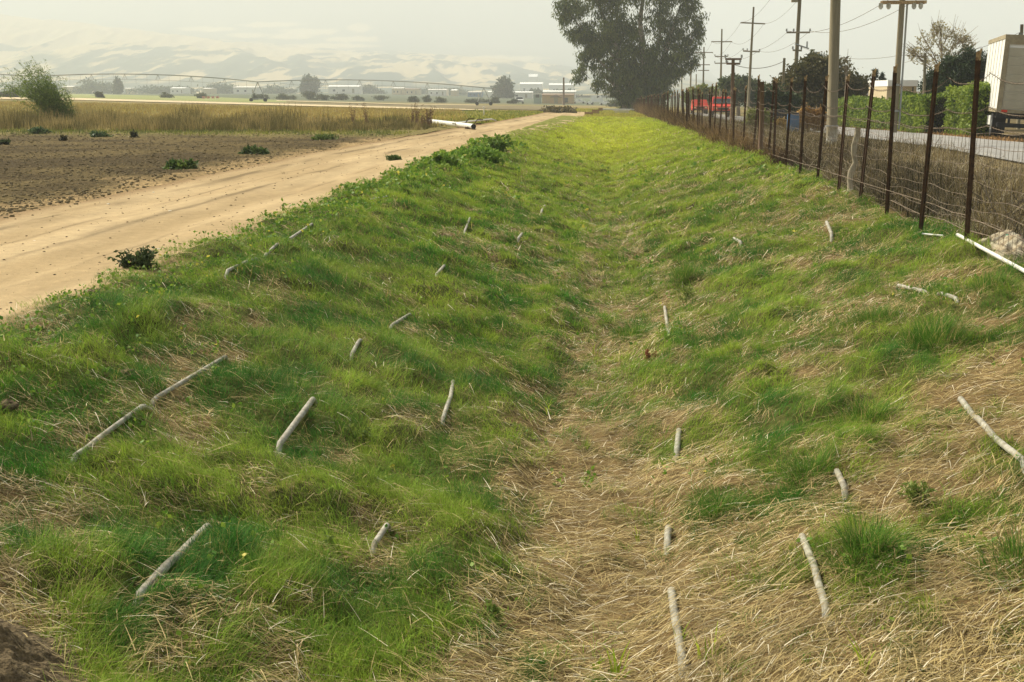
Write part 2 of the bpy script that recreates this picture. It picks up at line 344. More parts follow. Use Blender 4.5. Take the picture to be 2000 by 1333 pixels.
# ------------------------------------------------------------------ hills
hx = [-150, 0, 250, 500, 700, 900, 1100, 1250, 1400, 2150]
HD = [650, 1100, 1500, 1750, 2000, 2400, 2750, 3200, 4000, 4400]   # metres before the scale of the valley
HY = {650: [186] * 10, 1100: [178] * 5 + [179] * 5, 1500: [162, 160, 158, 158, 160, 163, 168, 170, 172, 172], 1750: [125, 122, 122, 128, 138, 145, 158, 164, 168, 168],
      2000: [98, 96, 98, 108, 124, 130, 148, 160, 166, 166], 2400: [22, 33, 60, 92, 108, 112, 135, 155, 163, 163], 2750: [40, 45, 66, 84, 96, 108, 128, 150, 163, 163],
      3200: [40, 40, 44, 48, 58, 84, 104, 130, 162, 164], 4000: [-60, -60, -55, -55, -50, -45, -25, 40, 158, 163], 4400: [-70] * 6 + [-35, 30, 156, 163]}
pxs = np.linspace(-300, 2300, 620); ds = np.concatenate([np.linspace(650, 2450, 170), np.linspace(2470, 4400, 90)])
PXg, Dg = np.meshgrid(pxs, ds)
ycol = np.array([np.interp(pxs, hx, HY[d]) for d in HD]); Yp = np.empty_like(PXg)
for j in range(len(pxs)): Yp[:, j] = np.interp(ds, HD, ycol[:, j])
az0 = np.arctan((PXg - 1190) / 2547.0); HS = 1.5
WX = Dg * np.tan(az0); WY = Dg
amp = sstep(1200, 1700, Dg) * (1 - .9 * sstep(1330, 1430, PXg))
gul = np.abs(fbm(WX / 55 + WY / 300, WY / 420, 90, 4) - .5) * 2
Yp = Yp + amp * (1 - .6 * sstep(2200, 2500, Dg)) * (26 * (.35 - gul)) * -1 * np.where(Dg < 2350, 1.0, .5) + amp * 5 * (fbm(WX / 60, WY / 90, 95, 3) - .5)
WZ = CAMZ + (180 - Yp) / 2500 * Dg * HS
# cover: golden grass, dark scrub in the gullies and on the north slopes
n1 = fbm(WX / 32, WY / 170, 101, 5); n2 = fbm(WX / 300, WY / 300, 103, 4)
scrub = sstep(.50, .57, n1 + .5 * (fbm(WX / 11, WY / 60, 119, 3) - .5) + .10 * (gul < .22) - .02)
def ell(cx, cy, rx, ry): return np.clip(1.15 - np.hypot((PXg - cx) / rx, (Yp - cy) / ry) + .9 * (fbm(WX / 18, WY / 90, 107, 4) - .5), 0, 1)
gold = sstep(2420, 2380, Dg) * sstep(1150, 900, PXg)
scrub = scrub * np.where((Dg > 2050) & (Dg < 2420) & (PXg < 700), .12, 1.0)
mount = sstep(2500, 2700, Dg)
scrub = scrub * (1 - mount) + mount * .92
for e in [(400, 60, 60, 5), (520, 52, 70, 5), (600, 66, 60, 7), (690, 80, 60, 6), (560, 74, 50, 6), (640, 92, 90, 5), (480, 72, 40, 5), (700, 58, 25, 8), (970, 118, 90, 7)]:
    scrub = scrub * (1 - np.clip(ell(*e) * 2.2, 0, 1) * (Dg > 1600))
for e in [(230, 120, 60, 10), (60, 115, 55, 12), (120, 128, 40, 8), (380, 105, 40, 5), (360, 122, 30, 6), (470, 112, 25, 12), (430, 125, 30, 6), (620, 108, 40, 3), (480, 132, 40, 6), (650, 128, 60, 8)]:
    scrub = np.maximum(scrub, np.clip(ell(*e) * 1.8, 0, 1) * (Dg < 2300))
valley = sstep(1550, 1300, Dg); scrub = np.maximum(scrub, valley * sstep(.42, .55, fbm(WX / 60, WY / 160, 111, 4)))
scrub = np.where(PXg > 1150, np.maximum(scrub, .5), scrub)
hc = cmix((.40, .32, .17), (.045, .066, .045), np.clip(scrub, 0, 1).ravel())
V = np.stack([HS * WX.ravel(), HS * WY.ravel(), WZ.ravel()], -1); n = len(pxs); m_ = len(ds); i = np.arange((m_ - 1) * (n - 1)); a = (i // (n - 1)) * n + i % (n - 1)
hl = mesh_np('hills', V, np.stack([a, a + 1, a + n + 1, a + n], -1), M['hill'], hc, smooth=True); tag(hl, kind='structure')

# ------------------------------------------------------------------ haze: one closed box round everything
mb = MB(); mb.box((0, 500, 345), (16000, 15000, 702)); hz = mb.build('haze', bpy.data.materials.new('haze_air')); tag(hz, kind='stuff')
hz.location.z = 0
hm = hz.data.materials[0]; hm.use_nodes = True; t = hm.node_tree; t.nodes.remove(t.nodes["Principled BSDF"])
pv = t.nodes.new("ShaderNodeVolumePrincipled"); pv.inputs['Color'].default_value = (.87, .92, .925, 1); pv.inputs['Density'].default_value = HAZE; pv.inputs['Anisotropy'].default_value = .1
t.links.new(pv.outputs[0], t.nodes["Material Output"].inputs['Volume'])

# ------------------------------------------------------------------ irrigation pipes lying along the ditch
# every pipe: name, label, radius, colour, list of exposed stretches given by their ends in the photograph
def wp(px, py): p = G(px, py); return np.array([p[0], p[1]])
PIPES = [
    ("grey drip pipe high on the left bank, nearest the dirt road", .022, 'pvc', [((610, 455), (560, 485)), ((543, 496), (520, 508)), ((500, 516), (443, 547))]),
    ("long bent grey pipe on the left bank with two bare stretches in the grass", .021, 'pvc', [((440, 703), (408, 716), (300, 790)), ((285, 812), (185, 885)), ((178, 890), (148, 911))]),
    ("thick grey pipe on the left bank, bare in the nearest grass at lower left", .028, 'pvc', [((405, 1042), (348, 1110)), ((338, 1118), (276, 1184))]),
    ("short thick grey pipe piece in the middle of the left bank", .027, 'pvc', [((612, 822), (546, 884))]),
    ("thin grey pipe on the upper left bank, showing in two short dim pieces", .022, 'pvc', [((800, 620), (766, 645)), ((702, 680), (686, 712))]),
    ("faint far grey pipe on the left bank, showing in two tiny pieces", .024, 'pvc', [((918, 440), (908, 458)), ((868, 532), (852, 560))]),
    ("grey pipe low on the left bank between grass clumps above the ditch bottom", .022, 'pvc', [((885, 765), (880, 795)), ((876, 800), (865, 832))]),
    ("small bare pipe end between the two nearest left tussocks", .022, 'pvc', [((756, 1048), (732, 1080))]),
    ("two tiny pale pipe ends far along the left bank", .03, 'pvc', [((1064, 408), (1058, 420)), ((1020, 465), (1012, 480))]),
    ("pale pipe in the middle of the ditch bottom, farther than the straw channel", .024, 'pvc', [((1298, 602), (1303, 640)), ((1304, 655), (1306, 672))]),
    ("pale pipe running along the bottom of the ditch in the nearest straw", .028, 'pvc', [((1326, 845), (1322, 880)), ((1305, 1035), (1303, 1065)), ((1311, 1165), (1318, 1232)), ((1322, 1248), (1334, 1318))]),
    ("longest bare pipe on the lower right bank, beside the tall dark tuft", .026, 'pvc', [((1566, 1072), (1590, 1135)), ((1592, 1145), (1614, 1212))]),
    ("short bare pipe end beside the dense grass tuft on the right bank", .025, 'pvc', [((1634, 938), (1650, 972))]),
    ("short pale pipe piece in the middle of the right bank grass", .03, 'pvc', [((1433, 474), (1446, 488))]),
    ("short pale pipe piece below the fence on the upper right bank", .03, 'pvc', [((1614, 445), (1624, 472))]),
    ("grey pipe high on the right bank, bare in two short pieces", .025, 'pvc', [((1755, 562), (1808, 580)), ((1832, 592), (1868, 604))]),
    ("grey pipe at the right edge, slanting down the straw of the right bank", .026, 'pvc', [((1876, 785), (1894, 815)), ((1908, 830), (1938, 875)), ((1942, 884), (1998, 944))]),
    ("clean white pipe on the bank top below the fence at the right edge", .026, 'pvcw', [((1868, 486), (2035, 563))]),
    ("thin white pipe end sticking out of the grass below the fence posts", .014, 'pvcw', [((1800, 478), (1848, 477))]),
    ("thin white pipe near the left bank crest beside the dirt road", .014, 'pvcw', [((724, 398), (758, 394))]),
]
EXP = []                                       # exposed capsules, kept free of grass and straw
for label, r, mt, segs in PIPES:
    r *= .78
    if len(segs) == 1: segs = segs
    ctrl = []
    segs = [sg if len(sg) == 2 else (sg[0], sg[-1]) for sg in segs]
    for (a, b) in segs:
        a = wp(*a); b = wp(*b)
        ctrl += [(a, 1), (b, 1)]
    cy = np.array([c[0][1] for c in ctrl]); cx = np.array([c[0][0] for c in ctrl]); 
    P_ = np.stack([cx, cy], -1); S = np.concatenate([[0], np.cumsum(np.linalg.norm(np.diff(P_, axis=0), axis=1))]); ss = np.arange(0, S[-1], .06); sx_ = np.interp(ss, S, cx); sy_ = np.interp(ss, S, cy)
    ker = np.hanning(15); ker /= ker.sum(); kz = np.hanning(45); kz /= kz.sum(); m_p = min(3, len(ss) - 1); kx_ = np.hanning(2 * m_p + 1) + 1e-6; kx_ /= kx_.sum(); sx_ = np.convolve(np.pad(sx_, m_p, 'reflect', reflect_type='odd'), kx_, 'valid'); sy_ = np.convolve(np.pad(sy_, m_p, 'reflect', reflect_type='odd'), kx_, 'valid')
    off = np.empty(len(ss))
    for i_, s_ in enumerate(ss):
        k = min(len(S) - 2, int(np.searchsorted(S, s_, 'right')) - 1); e_ = min(s_ - S[k], S[k + 1] - s_)
        off[i_] = 0 if k % 2 == 0 else -float(sstep(0, .30, e_)) * (.13 + 2 * r)
    zz_ = hgt(sx_, sy_) + lump(sx_, sy_) + .02; z1_ = np.convolve(np.pad(zz_, 22, 'edge'), kz, 'valid'); zz_ = np.convolve(np.pad(np.maximum(z1_, zz_), 7, 'edge'), ker, 'valid'); off = np.convolve(np.pad(off, 1, 'edge'), [.25, .5, .25], 'valid')
    for k in range(0, len(ctrl) - 1, 2):
        j0, j1 = np.searchsorted(ss, [S[k], S[k + 1]]); j1 = min(j1, len(ss) - 1); j0 = max(0, min(j0, j1 - 1)); q_ = np.linspace(0, 1, j1 - j0 + 1); ln_ = zz_[j0] * (1 - q_) + zz_[j1] * q_; zz_[j0:j1 + 1] = ln_ + .6 * max(0, float((zz_[j0:j1 + 1] - ln_).max()))
    zz_ = np.convolve(np.pad(zz_, 1, 'edge'), [.25, .5, .25], 'valid')
    if mt == 'pvcw' or len(segs) == 1: zz_ = np.polyval(np.polyfit(ss, zz_, 1), ss) + .02
    pts = list(zip(sx_, sy_, zz_ + off + r * .05))
    for k in range(0, len(ctrl) - 1, 2):
        j0, j1 = np.searchsorted(ss, [S[k], S[k + 1]]); j1 = min(j1, len(ss) - 1); j0 = min(j0, j1 - 1); EXP.append((np.array(pts[j0][:2]), np.array(pts[j1][:2]), r))
    a_, b_ = np.array(pts[0]), np.array(pts[-1]); da = a_ - np.array(pts[3]); db = b_ - np.array(pts[-4]); da /= np.linalg.norm(da); db /= np.linalg.norm(db)
    pts = [tuple(a_ + da * .16 - np.array([0, 0, .16])), tuple(a_ + da * .05 - np.array([0, 0, .04]))][:0 if mt == 'pvcw' else 2] + pts + [tuple(b_ + db * .05 - np.array([0, 0, .04])), tuple(b_ + db * .16 - np.array([0, 0, .16]))][:0 if mt == 'pvcw' else 2]
    mb = MB(); mb.tube(pts, r, 10); o = mb.build('irrigation_pipe', M[mt], smooth=True); tag(o, label, 'pipe', 'irrigation pipes laid along the ditch')
def near_pipe(x, y, pad):
    k = np.zeros(len(x), bool)
    for a, b, r in EXP:
        d = b - a; L2 = d @ d; q = np.clip(((x - a[0]) * d[0] + (y - a[1]) * d[1]) / L2, 0, 1)
        k |= np.hypot(x - a[0] - q * d[0], y - a[1] - q * d[1]) < r + pad
    return k

# ------------------------------------------------------------------ grass and straw on the banks
def sample_bank(n, p=1.35, y0=3.9, y1=112, xm=None):
    u = rng.random(n); e = 2 - p; y = (y0 ** e + u * (y1 ** e - y0 ** e)) ** (1 / e) if abs(e) > 1e-6 else y0 * (y1 / y0) ** u
    # area grows with the wedge of view until the bank's own width is reached
    xl = np.maximum(-4.55, -(1190 / 2500) * y - .7); xr = np.minimum(4.35, (820 / 2500) * y + .6)
    wid = (xr - xl); keep = rng.random(n) < wid / np.minimum(8.9, .8 * y + 1.3).clip(.1)
    x = xl + rng.random(n) * wid
    if xm is not None: keep &= xm(x, y)
    return x[keep], y[keep]
def zbank(x, y): return hgt(x, y) + lump(x, y)
def edge_ok(x, y):
    e = road_c(y) + road_w(y) * (.98 + .30 * (fbm(x * 0 + 1, y * .9, 120, 4) - .5)) - .55 * rng.random(np.shape(x)) ** 7; f = 4.15 + .5 * (fbm(y * .6, x * 0, 121, 2) - .5)
    return (x > e) & (x < f) & (y < 108)
def grass_color(x, y, n):
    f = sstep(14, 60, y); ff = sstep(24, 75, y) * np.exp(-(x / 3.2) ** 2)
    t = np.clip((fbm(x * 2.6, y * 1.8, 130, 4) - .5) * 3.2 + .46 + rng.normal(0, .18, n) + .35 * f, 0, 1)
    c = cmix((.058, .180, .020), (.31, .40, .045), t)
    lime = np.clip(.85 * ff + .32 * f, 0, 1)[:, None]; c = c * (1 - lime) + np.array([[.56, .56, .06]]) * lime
    dry = rng.random(n) < (.06 + .08 * (1 - np.clip(green(x, y), 0, 1))); c[dry] = cmix((.46, .35, .12), (.40, .35, .08), rng.random(dry.sum()))
    return c * rng.uniform(.8, 1.2, n)[:, None]
parts = []
# mats
x, y = sample_bank(760000, 1.5); g = green(x, y); k = edge_ok(x, y) & (rng.random(len(x)) < np.maximum(.08, sstep(.22, .58, g + .03 * (x > 0)))) & ~(near_pipe(x, y, .004) & (rng.random(len(x)) < .78)); x, y, g = x[k], y[k], g[k]
n = len(x); flow = 6.28 * fbm(x * .55, y * .4, 140, 2) * 1.6 - 1.8; wsc = np.maximum(1, y / 9)
hf = .55 + 1.0 * fbm(x * 1.6, y * 1.1, 141, 3); L = (.055 + .075 * rng.random(n)) * hf * np.clip(.45 + g * .55, .4, 1.15) * (1 - .35 * sstep(20, 60, y)) * (.45 + .55 * sstep(.1, .8, x - road_c(y) - road_w(y)))
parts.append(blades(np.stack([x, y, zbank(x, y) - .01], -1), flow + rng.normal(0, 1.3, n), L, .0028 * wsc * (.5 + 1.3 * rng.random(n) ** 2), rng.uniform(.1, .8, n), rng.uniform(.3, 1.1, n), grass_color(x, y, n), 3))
print('mat blades', n)
# tussocks: domed clumps of finer, longer blades
x, y = sample_bank(42000, 1.5); g = green(x, y); k = edge_ok(x, y) & (rng.random(len(x)) < np.maximum(.03, sstep(.34, .8, g))); x, y, g = x[k], y[k], g[k]
nc = len(x); rad = (.04 + .15 * rng.random(nc) ** 1.6) * (1 + .5 * sstep(20, 60, y)); per = (rng.uniform(26, 52, nc) * (.5 + 5 * rad) * np.clip(8 / y, .18, 1.0)).astype(int) + 5
ci = np.repeat(np.arange(nc), per); n = len(ci); a = rng.uniform(0, 6.28, n); q = np.sqrt(rng.random(n)); rr = rad[ci] * q
bx = x[ci] + rr * np.cos(a); by = y[ci] + rr * np.sin(a); mound = rad[ci] * .30 * (1 - q ** 2)
fl = (6.28 * fbm(x * .55, y * .4, 140, 2) * 1.6 - 1.8)[ci]
dx = np.cos(a) * q + .55 * np.cos(fl); dy = np.sin(a) * q + .55 * np.sin(fl)
L = (.07 + .36 * rad[ci]) * rng.uniform(.6, 1.25, n) * (.4 + .6 * sstep(.1, .9, bx - road_c(by) - road_w(by))); tint = np.clip(rng.normal(0, .20, nc), -.4, .5)[ci]
gc = grass_color(bx, by, n) * (.96 + .8 * tint)[:, None] * np.array([[.90, 1.0, 1.0]])
k = ~near_pipe(bx, by, .006); 
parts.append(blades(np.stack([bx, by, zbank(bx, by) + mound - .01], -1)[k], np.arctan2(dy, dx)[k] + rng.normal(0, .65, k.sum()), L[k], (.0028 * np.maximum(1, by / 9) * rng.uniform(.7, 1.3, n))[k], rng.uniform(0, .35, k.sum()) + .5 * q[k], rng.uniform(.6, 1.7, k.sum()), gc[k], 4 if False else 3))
print('tussock blades', n)
V, Fq, Cc = join(parts); o = mesh_np('grass', V, Fq, M['blade'], Cc, smooth=True); tag(o, 'green and yellowish grass matted over both banks of the ditch', 'grass', kind='stuff')
parts = []
x, y = sample_bank(46000, 1.4); near_ = np.exp(-((x - road_c(y) - road_w(y) - .35) / .55) ** 2); k = edge_ok(x, y) & (rng.random(len(x)) < .62 * near_ + .16 * sstep(.55, .75, fbm(x * 1.7, y * 1.3, 301, 3))) & (y < 45); x, y = x[k], y[k]; n = len(x)
P_ = np.stack([x, y, zbank(x, y) + rng.uniform(.015, .085, n)], -1); P_ = np.repeat(P_, 5, 0) + rng.normal(0, .022, (5 * n, 3)); cl_ = cmix((.08, .20, .02), (.28, .38, .05), rng.random(5 * n)); fl_ = rng.random(5 * n) < .025; cl_[fl_] = (.70, .60, .10)
v_, f_, c_ = leaves(P_, .034 * np.maximum(1, np.repeat(y, 5) / 11), .75, cl_, -.1); o = mesh_np('leafy_ground_cover', v_, f_, M['leaf'], c_); tag(o, 'small round leaved weeds with tiny yellow flowers creeping through the grass by the road', 'weeds', kind='stuff')
# straw, combed down the slopes
x, y = sample_bank(600000, 1.6); g = green(x, y); k = edge_ok(x, y) & (rng.random(len(x)) < np.maximum(.13, sstep(.90, .40, g))); 
npi = near_pipe(x, y, .004) & (rng.random(len(x)) < .74); k &= ~npi; x, y, g = x[k], y[k], g[k]
n = len(x); wsc = np.maximum(1, y / 10)
base = np.where(x > .3, .25, np.where(x < -.5, -.35, 0)) + 2.6 * (fbm(x * .8, y * .6, 150, 2) - .5); az = base + rng.normal(0, .55, n) + np.where(rng.random(n) < .35, rng.uniform(-1.5, 1.5, n), 0) + np.where(rng.random(n) < .5, math.pi, 0)
L = (.04 + .19 * rng.random(n) ** 1.4) * (1 + .5 * sstep(15, 50, y)); t = rng.random(n); c = cmix((.13, .098, .038), (.58, .45, .19), t ** .85); pale = rng.random(n) < .10; c[pale] = cmix((.72, .62, .40), (.84, .76, .56), rng.random(pale.sum()))
c *= (.60 + .75 * fbm(x * 2.2, y * 1.6, 152, 4))[:, None]
sx = (zbank(x + np.cos(az) * .1, y + np.sin(az) * .1) - zbank(x, y)) / .1; t0 = math.pi / 2 - np.arctan(sx) - rng.uniform(.02, .22, n); up = rng.random(n) < .02; t0[up] -= rng.uniform(.2, 1.1, up.sum()); L[up] *= .5
z = zbank(x, y) + rng.random(n) ** 1.5 * .065 * (1 + np.clip(.6 - g, 0, 1)); parts.append(blades(np.stack([x, y, z], -1), az, L, .0036 * wsc * rng.uniform(.5, 1.6, n), t0, rng.uniform(.0, .5, n) + .1, c, 3))
print('straw', n)
V, Fq, Cc = join(parts); o = mesh_np('straw', V, Fq, M['straw'], Cc, smooth=True); tag(o, 'dry straw mulch combed over the ditch bottom and right bank', 'straw', kind='stuff')
# ------------------------------------------------------------------ fence: rusty steel posts, woven wire, barbed wire
FX = 4.05
def post_mesh(H, studs=True, s=1.0):
    mb = MB(); w, t_ = .048 * s, .007
    mb.box((0, 0, H / 2), (w, t_, H)); mb.box((0, -.02 * s, H / 2), (t_, .038 * s, H - .01))
    if studs:
        for k in range(int(H / .055)): mb.box((0, .012, .06 + k * .055), (.022, .020, .020))
    cap = MB(); cap.box((0, -.003, H + .03), (w * .92, .012, .09)); cap.box((.012, .006, H + .055), (.02, .022, .10), ry=.25)  # short tip piece that carries the painted sunlit tan
    return mb, cap
fence = empty('wire_fence', (FX, 14, float(hgt(FX, 14))), 'long rusty farm fence of steel posts and wire along the right bank top', 'fence')
def local(o): o.parent = fence; o.location = (o.location[0] - fence.location[0], o.location[1] - fence.location[1], o.location[2] - fence.location[2])
POSTS = [(1888, 470, 1911, 112), (1797, 455, 1828, 135), (1733, 397, 1748, 138), (1680, 377, 1705, 145), (1638, 362, 1655, 155), (1596, 355, 1615, 155), (1563, 327, 1573, 155), (1534, 322, 1546, 158), (1511, 320, 1517, 160)]
posts = []
for (bx, by, tx, ty) in POSTS:
    Y = 2.03 * 2500 / (by - ty) if by > 400 else FX * 2500 / (bx - 1190)
    B = A(bx, by, Y); z0 = float(hgt(B[0], Y)); T = A(tx, ty, Y); posts.append((B[0], Y, z0, T[2] - z0, math.atan2(T[0] - B[0], T[2] - B[2])))
y = posts[-1][1] + 1.9
while y < 200 and len(posts) < 97:
    posts.append((FX + random.uniform(-.12, .12), y, float(hgt(FX, y)), random.uniform(1.75, 2.1), random.uniform(-.05, .06))); y += random.uniform(1.6, 2.3) * (1 if y < 90 else 1.35)
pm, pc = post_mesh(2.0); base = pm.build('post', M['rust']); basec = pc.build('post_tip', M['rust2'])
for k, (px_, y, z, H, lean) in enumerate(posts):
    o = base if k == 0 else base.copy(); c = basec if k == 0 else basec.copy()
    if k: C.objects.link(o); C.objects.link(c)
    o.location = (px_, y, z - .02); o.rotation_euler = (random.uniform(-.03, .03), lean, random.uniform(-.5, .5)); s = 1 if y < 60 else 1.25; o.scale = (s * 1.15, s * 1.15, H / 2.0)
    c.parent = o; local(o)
# heavier wooden post
mb = MB(); p = A(1473, 300, 35.0); z0 = float(hgt(FX, 35)); mb.tube([(FX, 35, z0 - .1), (FX + .01, 35, z0 + 1), (FX - .02, 35, z0 + 1.97)], [.07, .065, .055], 8)
o = mb.build('wooden_post', M['pole2'], smooth=True); local(o)
def wsag(y, z, a=.03): return z + a * math.sin(y * 1.7 + z * 9) + a * .6 * math.sin(y * 4.1 + z * 5)
mb = MB()
for hgt_, in [(h,) for h in (.06, .17, .29, .42, .56, .72, .90, 1.10, 1.28)]:
    pts = []; y = 11.0
    while y < 120: pts.append((FX + .035 + .015 * math.sin(y * 2 + hgt_ * 7), y, wsag(y, float(hgt(FX, y)) + hgt_, .022))); y += .22 if y < 40 else .8
    mb.tube(pts, .0026 if hgt_ < 1.2 else .0032, 4, False)
y = 11.0
while y < 62:
    x0 = FX + .035; zz = float(hgt(FX, y)); a = random.uniform(-.03, .03); b = random.uniform(-.025, .025)
    mb.tube([(x0, y, wsag(y, zz + .05, .02)), (x0 + .012, y + a, zz + .45), (x0 - .01, y + b, zz + .85), (x0, y + a * .5, wsag(y, zz + 1.28, .02))], .0022, 4, False); y += .15 if y < 30 else .3
o = mb.build('woven_wire', M['wire']); local(o)
for hz_, sg, amp_ in ((1.50, .10, .05), (1.86, .16, .04), (1.30, .05, .05)):
    mb = MB(); pts = []; allp = [(FX + .05, 9.5, 0, 0, 0), (FX + .05, 11.9, float(hgt(FX, 11.9)), 0, 0)] + [q for q in posts]
    for (a, b) in zip(allp[:-1], allp[1:]):
        if a[1] > 130: break
        za = float(hgt(FX, a[1])) + hz_ + amp_ * math.sin(a[1] * 3.1 + hz_); zb = float(hgt(FX, b[1])) + hz_ + amp_ * math.sin(b[1] * 3.1 + hz_); m = 14 if a[1] < 40 else 5
        for j in range(m): q = j / m; pts.append((FX - .03 + .02 * math.sin(7 * q), a[1] * (1 - q) + b[1] * q, za * (1 - q) + zb * q - sg * 4 * q * (1 - q) * min(1, (b[1] - a[1]) / 3)))
    mb.tube(pts, .0034, 4, False)
    y = 10.0
    while y < 34:
        k = min(range(len(pts)), key=lambda i: abs(pts[i][1] - y)); k = max(1, k); P0 = np.array(pts[k - 1]); P1 = np.array(pts[k]); q = 0 if P1[1] == P0[1] else (y - P0[1]) / (P1[1] - P0[1]); P = P0 + (P1 - P0) * q
        for a in (0.8, 2.4): mb.tube([P + .022 * np.array([math.cos(a), .3, math.sin(a)]), P - .022 * np.array([math.cos(a), -.3, math.sin(a)])], .0022, 3, False)
        y += .11
    o = mb.build('barbed_wire', M['wire']); local(o)
# loose strands sagging low along the posts
mb = MB(); pp = [(2000, 470), (1905, 430), (1885, 420), (1860, 415), (1825, 400), (1760, 380), (1680, 356), (1600, 330), (1500, 300)]
pts = [A(px_, py_, FX * 2500 / (px_ - 1190) * .99) for px_, py_ in pp]; mb.tube(pts, .004, 5, False)
pp = [(1935, 462), (1880, 448), (1845, 430), (1800, 420), (1740, 392)]; mb.tube([A(px_, py_, FX * 2500 / (px_ - 1190) * .985) for px_, py_ in pp], .004, 5, False)
o = mb.build('loose_wire', M['wire']); local(o)
# crooked pale stake
Yk = 22.6; pp = [(1661, 376), (1660, 352), (1662, 335), (1671, 318), (1667, 300), (1668, 285), (1675, 262), (1676, 250)]
mb = MB(); mb.tube([A(px_, py_, Yk) for px_, py_ in pp], [.055, .05, .05, .047, .045, .05, .052, .045], 8)
tag(mb.build('wooden_stake', M['stick'], smooth=True), 'crooked pale dead branch standing as a stake in the fence line', 'stake')

# ------------------------------------------------------------------ utility poles
def pole(Y, bx, tx, ty, r0, r1, arms, label, m='pole', extra=None, name='utility_pole', topz=None, by=None):
    B = A(bx, 200, Y); z0 = float(hgt(B[0], Y)); T = A(tx, ty, Y); zt = T[2] if topz is None else topz
    k = (zt - z0) / max(.1, (T[2] - z0)); X1 = (T[0] - B[0]) * k
    e = empty(name, (B[0], Y, z0), label, 'utility pole' if arms or topz else 'pole', 'utility poles along the road')
    mb = MB(); mb.tube([(0, 0, -.3), (X1 * .5, 0, (zt - z0) * .5), (X1, 0, zt - z0)], [r0, (r0 + r1) / 2, r1], 12); mb.build('pole_shaft', M[m], e, smooth=True)
    for (ay, half, tilt, ins) in arms:
        z = A(tx, ay, Y)[2] - z0; xc = X1 * z / (zt - z0); mb = MB(); mb.box((xc, -r1 - .05, z), (2 * half, .10, .12), ry=tilt)
        a = mb.build('crossarm', M[m], e)
        for s in ins:
            q = MB(); X = xc + s * half; Z = z - s * half * math.sin(tilt) + .06; q.tube([(X, -r1 - .05, Z), (X, -r1 - .05, Z + .06), (X, -r1 - .05, Z + .13), (X, -r1 - .05, Z + .20)], [.03, .075, .05, .065], 8); q.build('insulator', M['steel'], a, smooth=True)
    if extra: extra(e, z0)
    return e, (B[0] + X1, Y, zt)
def e_foot(e, z0):
    mb = MB(); mb.tube([(0, 0, -.05), (0, 0, .62)], [.195, .188], 16); mb.build('painted_foot', M['paint'], e, smooth=True)
    mb = MB(); mb.tube([(0, 0, .60), (0, 0, .65)], .200, 16); mb.build('band', M['steel'], e)
pole(45, 1628, 1632, 0, .185, .15, [], 'thick close utility pole with a whitish foot, standing just behind the fence', extra=e_foot, topz=11.5)
def e_b(e, z0):
    zz = A(1760, 6, 62)[2] - z0; mb = MB()
    mb.tube([(.22, -.02, .2), (.25, -.02, zz * .5), (.28, -.02, zz)], .045, 6); mb.build('conduit', M['steel'], e, smooth=True)
    for s in (-.95, -.6, .55, .85): q = MB(); q.tube([(s, -.2, zz - .30), (s, -.2, zz - .2), (s, -.2, zz - .02)], [.05, .11, .09], 8); q.build('insulator', M['paint'], e, smooth=True)
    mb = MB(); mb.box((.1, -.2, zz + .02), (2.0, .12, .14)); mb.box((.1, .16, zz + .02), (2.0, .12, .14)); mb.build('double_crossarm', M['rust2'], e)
    for k in (1, 2.2): q = MB(); q.tube([(0, 0, k), (0, 0, k + .1)], .20, 12); q.build('band', M['steel'], e)
pole(62, 1749, 1762, 4, .15, .12, [], 'utility pole with conduit and double crossarm at the top edge, before the hedge', extra=e_b, topz=9.6)
def e_c(e, z0):
    z = A(1555, 93, 95)[2] - z0; mb = MB(); mb.tube([(-.1, -.1, z + .25), (.9, -.2, z - .1)], .05, 6); mb.build('bracket', M['steel'], e)
    mb = MB(); mb.tube([(.75, -.2, z - .05), (.75, -.2, z + .4)], [.06, .05], 8); mb.build('cutout_switch', M['steel'], e)
    z = A(1555, 2, 95)[2] - z0; mb = MB(); mb.box((-.25, -.2, z), (.45, .3, .22)); mb.build('switch_box', M['trim'], e)
Pc = pole(95, 1550, 1562, 0, .15, .12, [(64, .82, 0, (-1, -.4, 1)), (99, .32, .05, (-1, .9))], 'tall utility pole with a crossarm and a small bracket beside the domed bushy tree', extra=e_c, topz=9.9)
Pd = pole(126, 1461, 1472, 14, .16, .08, [(46, 1.15, .05, ()), (101, .78, .05, (-1, -.5, 1))], 'slightly leaning utility pole with one long bent crossarm above a short one')
Pe = pole(160, 1407, 1410, 57, .16, .08, [(82, 1.25, 0, ()), (111, .78, 0, (-1, 1)), (124, .78, 0, (-1, 1))], 'utility pole with three crossarms, next left of the leaning one')
Pf = pole(192, 1373, 1375, 92, .16, .09, [(103, 1.3, 0, ()), (127, .9, 0, ()), (138, .8, 0, ())], 'hazy utility pole with three crossarms at the right edge of the big eucalyptus')
pole(82, 1431, 1432, 115, .13, .10, [(116, .5, 0, (-1, 1)), (125, .42, 0, (-1, 1))], 'short brown utility pole with two small crossarms behind the fence', m='pole2')
pole(88, 1527, 1532, 114, .09, .085, [], 'plain pale grey service pole without crossarms behind the fence', name='service_pole')
pole(240, 1348, 1350, 120, .17, .12, [(128, .6, 0, ())], 'far hazy utility pole half hidden by the eucalyptus crown')
pole(290, 1331, 1332, 140, .16, .12, [], 'far thin pole between the eucalyptus and the hedge, leftmost of the roadside row', name='service_pole')
pole(260, 1359, 1360, 145, .14, .1, [], 'far thin pole without crossarms just left of the three armed hazy pole', name='service_pole')
pole(75, 1806, 1807, 104, .08, .08, [], 'short pale post rising in front of the bare tree', name='service_pole', m='stick')
def e_t(e, z0):
    z = A(1994, 72, 75)[2] - z0; mb = MB(); mb.tube([(-.28, -.1, z - .25), (-.28, -.1, z + .2)], .12, 10); mb.build('transformer', M['steel'], e, smooth=True)
